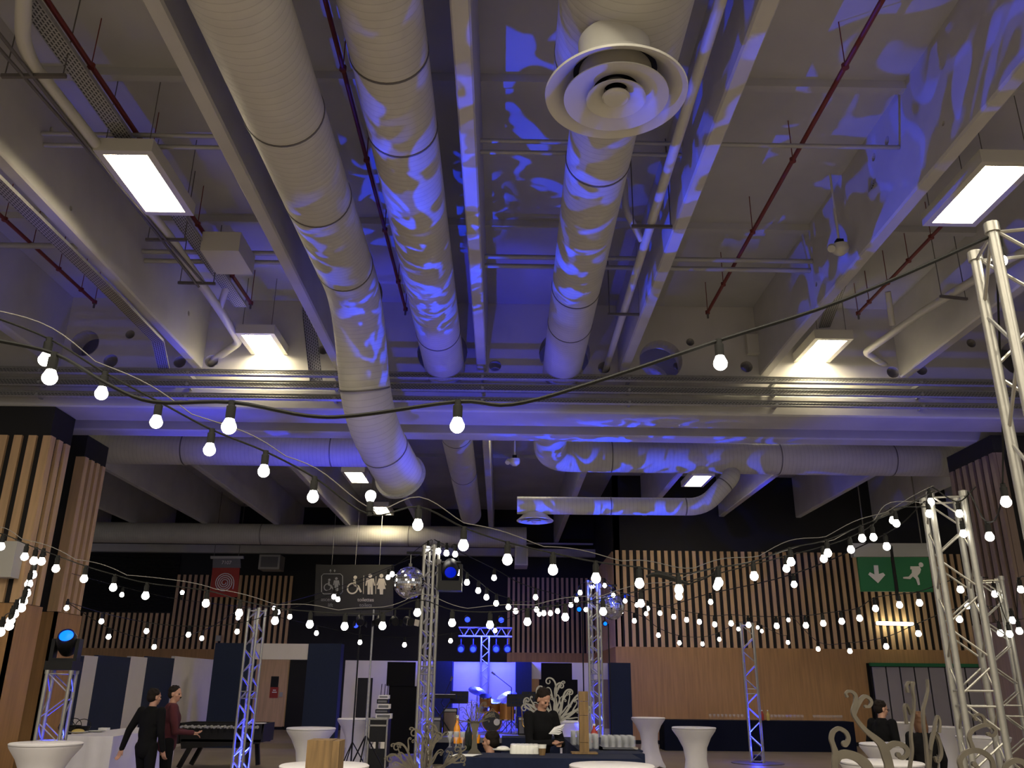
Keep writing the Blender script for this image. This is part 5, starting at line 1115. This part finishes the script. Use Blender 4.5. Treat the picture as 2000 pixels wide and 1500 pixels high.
# ================================================================== people
def remesh(o, vox, it=4):
    md = o.modifiers.new('r','REMESH'); md.mode = 'VOXEL'; md.voxel_size = vox; md.use_smooth_shade = True
    sm = o.modifiers.new('s','SMOOTH'); sm.iterations = it; sm.factor = .5
    dg = bpy.context.evaluated_depsgraph_get(); me = bpy.data.meshes.new_from_object(o.evaluated_get(dg)); o.modifiers.clear(); o.data = me
def limb(mb, pts, rs, n=14):
    mb.tube(pts, rs, n)
    for p, r in zip(pts, rs): mb.sphere(p, r*1.0, n, 10)
def person(label, foot, yaw, h=1.76, top='charcoal_cloth', bottom='charcoal_cloth', hair='hair_dark', hairlen=0, pose=None, head_yaw=0, head_pitch=0, beard=False, glasses=False, lean=0, crouch=0):
    """joints in body space: +Y is where the person faces, origin at the feet"""
    pose = pose or {}; s = h/1.76; foot = Vector(foot); t = thing('person', label, 'person', foot)
    Rz = Matrix.Rotation(yaw,3,'Z'); Rl = Matrix.Rotation(-lean,3,'X'); hipz = .94-crouch
    J = dict(hipL=(-.09,0,hipz),hipR=(.09,0,hipz),kneeL=(-.10,.03+crouch*.7,.50-crouch*.3),kneeR=(.10,.03+crouch*.7,.50-crouch*.3),ankL=(-.11,-.02,.09),ankR=(.11,-.02,.09),
             shL=(-.18,0,hipz+.50),shR=(.18,0,hipz+.50),elL=(-.25,-.03,hipz+.20),elR=(.25,-.03,hipz+.20),wrL=(-.26,.06,hipz-.05),wrR=(.26,.06,hipz-.05),neck=(0,.0,hipz+.56),head=(0,.03,hipz+.70))
    up = {'shL','shR','elL','elR','wrL','wrR','neck','head'}
    J.update(pose)
    def W(v, upper=False):
        v = Vector(v)
        if upper and lean: v = Rl @ (v-Vector((0,0,hipz))) + Vector((0,0,hipz))
        return foot + Rz @ (v*s)
    G = {k: W(v, k in up) for k, v in J.items()}
    for k in ('elL','elR','wrL','wrR'):
        if k in pose: G[k] = W(pose[k])
    c = lambda x,y,z: W((x,y,z), True)
    # ---- skin body, one surface
    b = MB()
    limb(b,[c(0,0,hipz+.02),c(0,.0,hipz+.2),c(0,0,hipz+.42)],[.10*s,.09*s,.10*s]); limb(b,[G['neck']-Vector((0,0,.06)),G['head']-(G['head']-G['neck'])*.25],[.058*s,.052*s])
    for S in 'LR':
        limb(b,[G['hip'+S],G['knee'+S],G['ank'+S]],[.07*s,.048*s,.036*s]); limb(b,[c(0,0,hipz+.46),G['sh'+S],G['el'+S],G['wr'+S]],[.06*s,.045*s,.036*s,.027*s])
        # hand: palm, four fingers, thumb
        d = (G['wr'+S]-G['el'+S]).normalized(); hd = pose.get('hand'+S); d = (Rz@Vector(hd)).normalized() if hd else d
        side = (Rz@Vector((1 if S=='L' else -1,0,0))); nrm = d.cross(side); nrm = nrm.normalized() if nrm.length > .1 else Vector((0,1,0)); sd = nrm.cross(d).normalized()
        w = G['wr'+S]; pm = w+d*.055*s
        for q in (-.026,-.009,.009,.026): b.tube([w+sd*q*.6*s,pm+sd*q*s+d*.03*s],[.016*s,.014*s],10); b.sphere(pm+sd*q*s+d*.03*s,.014*s,10,8)
        for q, L in ((-.030,.062),(-.010,.075),(.010,.080),(.030,.070)):
            a0 = pm+sd*q*s+d*.035*s; a1 = a0+d*L*.5*s+nrm*.012*s; a2 = a1+(d*.7+nrm*.7).normalized()*L*.5*s; b.tube([a0,a1,a2],[.0095*s,.0085*s,.007*s],8); b.sphere(a2,.007*s,8,6); b.sphere(a1,.0086*s,8,6)
        a0 = w+d*.02*s+sd*.03*s; a1 = a0+(d+sd*.9).normalized()*.04*s+nrm*.01*s; a2 = a1+(d+sd*.2).normalized()*.03*s; b.tube([a0,a1,a2],[.014*s,.011*s,.009*s],8); b.sphere(a2,.009*s,8,6)
    # head
    Rh = Rz @ Matrix.Rotation(head_yaw,3,'Z') @ Matrix.Rotation(-head_pitch,3,'X'); hc = G['head']
    def hp(x,y,z): return hc + Rh @ (Vector((x,y,z))*s)
    def ell(mb, o, rx, ry, rz, n=18, m=12):
        k = MB().sphere((0,0,0),1,n,m); mb.add([hp(*(Vector(o)+Vector((v.x*rx,v.y*ry,v.z*rz)))) for v in k.v],k.f)
    ell(b,(0,-.012,.035),.076,.096,.090); ell(b,(0,.022,-.035),.060,.068,.078); ell(b,(0,.045,-.088),.034,.030,.024); ell(b,(0,.088,-.012),.012,.018,.026); ell(b,(0,.099,-.026),.015,.013,.011)
    for sx in (-1,1): ell(b,(sx*.078,-.005,-.008),.010,.020,.032); ell(b,(sx*.042,.052,-.022),.026,.026,.024)
    ell(b,(0,.080,.020),.045,.014,.010); ell(b,(0,.082,-.058),.022,.012,.010)
    body = b.build('body','skin',t,True); remesh(body,.0095*s,2)
    for sx in (-1,1):
        e = MB(); k = MB().sphere((0,0,0),.0095,10,8); e.add([hp(sx*.030+v.x,.0815+v.y,.0+v.z) for v in k.v],k.f); e.build('eye','black_plastic',t,True)
    m_ = MB(); ell(m_,(0,.0935,-.060),.020,.004,.005); m_.build('lips','maroon_knit',t,True)
    # hair
    hb = MB(); ell(hb,(0,-.024,.052),.083,.098,.084); ell(hb,(0,-.045,.0),.080,.078,.075)
    for i in range(26):
        a = i*2.4; zz = .06+.07*((i*37)%10)/10; rr = math.sqrt(max(0,1-((zz-.04)/.1)**2))*.072; ell(hb,(rr*math.cos(a),-.03+rr*math.sin(a)*1.1,zz),.02,.02,.016,8,6)
    if hairlen:
        ell(hb,(0,-.06,-.08),.085,.055,.13); ell(hb,(-.065,-.02,-.06),.025,.05,.11); ell(hb,(.065,-.02,-.06),.025,.05,.11)
    hair_o = hb.build('hair',hair,t,True); remesh(hair_o,.008*s,2)
    if beard == 'moustache': bb = MB(); ell(bb,(0,.096,-.046),.026,.010,.008); bb.build('moustache',hair,t,True)
    elif beard: bb = MB(); ell(bb,(0,.050,-.078),.052,.046,.040); ell(bb,(0,.088,-.046),.028,.012,.006); bb.build('beard',hair,t,True)
    if glasses:
        gl = MB()
        for sx in (-1,1):
            q = [hp(sx*.032+.022*math.cos(a*PI/8),.098,.0+.017*math.sin(a*PI/8)) for a in range(17)]; gl.tube(q,.0022*s,6); gl.tube([hp(sx*.054,.096,.004),hp(sx*.082,.0,.006)],.0022*s,6)
        gl.tube([hp(-.01,.1,.004),hp(.01,.1,.004)],.002*s,6); gl.build('glasses','black_plastic',t)
    # clothes
    sh = MB(); limb(sh,[c(0,0,hipz-.03),c(0,.005,hipz+.14),c(0,.01,hipz+.34),c(0,0,hipz+.47)],[.145*s,.135*s,.155*s,.115*s],18)
    k = MB().sphere((0,0,0),1,18,12); 
    for (zz,rx,ry,rz) in ((.38,.19,.125,.17),(.20,.165,.12,.2),(.02,.165,.125,.14)): sh.add([c(v.x*rx,v.y*ry,hipz+zz+v.z*rz) for v in k.v],k.f)
    for S in 'LR': limb(sh,[c((-1 if S=='L' else 1)*.1,0,hipz+.47),G['sh'+S],G['el'+S],G['wr'+S]-(G['wr'+S]-G['el'+S])*.04],[.075*s,.072*s,.055*s,.042*s])
    sh.tube([G['neck']-Vector((0,0,.05)),G['neck']+Vector((0,0,.012*s))],[.085*s,.066*s],16)
    so = sh.build('shirt',top,t,True); remesh(so,.014*s,5)
    tr = MB(); k = MB().sphere((0,0,0),1,16,10); tr.add([c(v.x*.165,v.y*.125,hipz-.01+v.z*.13) for v in k.v],k.f)
    for S in 'LR': limb(tr,[G['hip'+S],G['knee'+S],G['ank'+S]],[.098*s,.070*s,.058*s])
    to = tr.build('trousers',bottom,t,True); remesh(to,.016*s,5)
    for S in 'LR':
        sb = MB(); a = G['ank'+S]; a = Vector((a.x,a.y,foot.z)); k = MB().sphere((0,0,0),1,14,10); sb.add([a+Rz@Vector((v.x*.048,v.y*.135+.05,max(v.z,-.55)*.055+.032)) for v in k.v],k.f); limb(sb,[a+Vector((0,0,.05)),a+Vector((0,0,.10))],[.045*s,.047*s]); sb.build('shoe','black_plastic',t,True)
    return t
def under(px, py, ztop, Y): p = atY(px,py,Y); return Vector((p.x,p.y,0)), p.z
# two men at the left
f, z = under(302,1346,0,13.4); person('man in black clothes seen from behind, walking toward the football table on the left',f,math.radians(-18),z/1.0,pose=dict(wrL=(-.38,-.08,.90),elL=(-.31,-.06,1.16),kneeL=(-.10,.12,.50),ankL=(-.11,.18,.10),kneeR=(.10,.02,.48),ankR=(.11,-.25,.12)),hair='hair_dark',head_yaw=math.radians(-25))
f, z = under(341,1340,0,14.0); person('man in maroon sweater with moustache beside the football table, looking right',f,math.radians(-62),z,'maroon_knit',pose=dict(wrR=(.14,.34,1.08),elR=(.27,.06,1.10),wrL=(-.12,.36,1.06)),head_yaw=math.radians(-38),beard='moustache')
# bartender
f, z = under(1073,1350,0,11.35); f.x -= .14; bt_ = person('bartender in black looking down, holding white napkins behind the bar',f,math.radians(-150),z+.03,pose=dict(wrL=(-.02,.36,1.16),elL=(-.26,.12,1.12),wrR=(.05,.40,1.15),elR=(.24,.18,1.13),handL=(.3,1,-.1),handR=(-.2,1,-.1)),head_pitch=math.radians(28),head_yaw=math.radians(12),hair='hair_dark',lean=.12)
P = atY(1088,1424,10.9); t = thing('napkin_bundle','loose bundle of white napkins in the hands of the bartender','napkins',P)
for k in range(4): MB().prism([(-.07,-.015),(.05,-.04),(.09,.03),(-.035,.05)],P+Vector((-.03+.012*k,.006*k,-.05+.02*k)),(1,0,.12*k),(0,1,.25),(0,0,.008)).build('napkin','paper',t)
f, z = under(958,1438,0,11.4); person('dark haired man crouching behind the bar, only head and shoulders visible',f,math.radians(5),1.74,crouch=.50,pose=dict(kneeL=(-.14,.38,.46),kneeR=(.14,.38,.46),hipL=(-.09,-.05,.44),hipR=(.09,-.05,.44)),head_yaw=math.radians(65))
f, z = under(1717,1369,0,13.0); person('man with glasses in a black shirt near the folding wall, looking right',f,math.radians(-60),z,glasses=True,head_yaw=math.radians(-25),head_pitch=math.radians(8))
f, z = under(1795,1391,0,11.2); person('brown haired woman in black seen from behind through the scroll sculpture',f,math.radians(5),z,hair='hair_brown',hairlen=1)
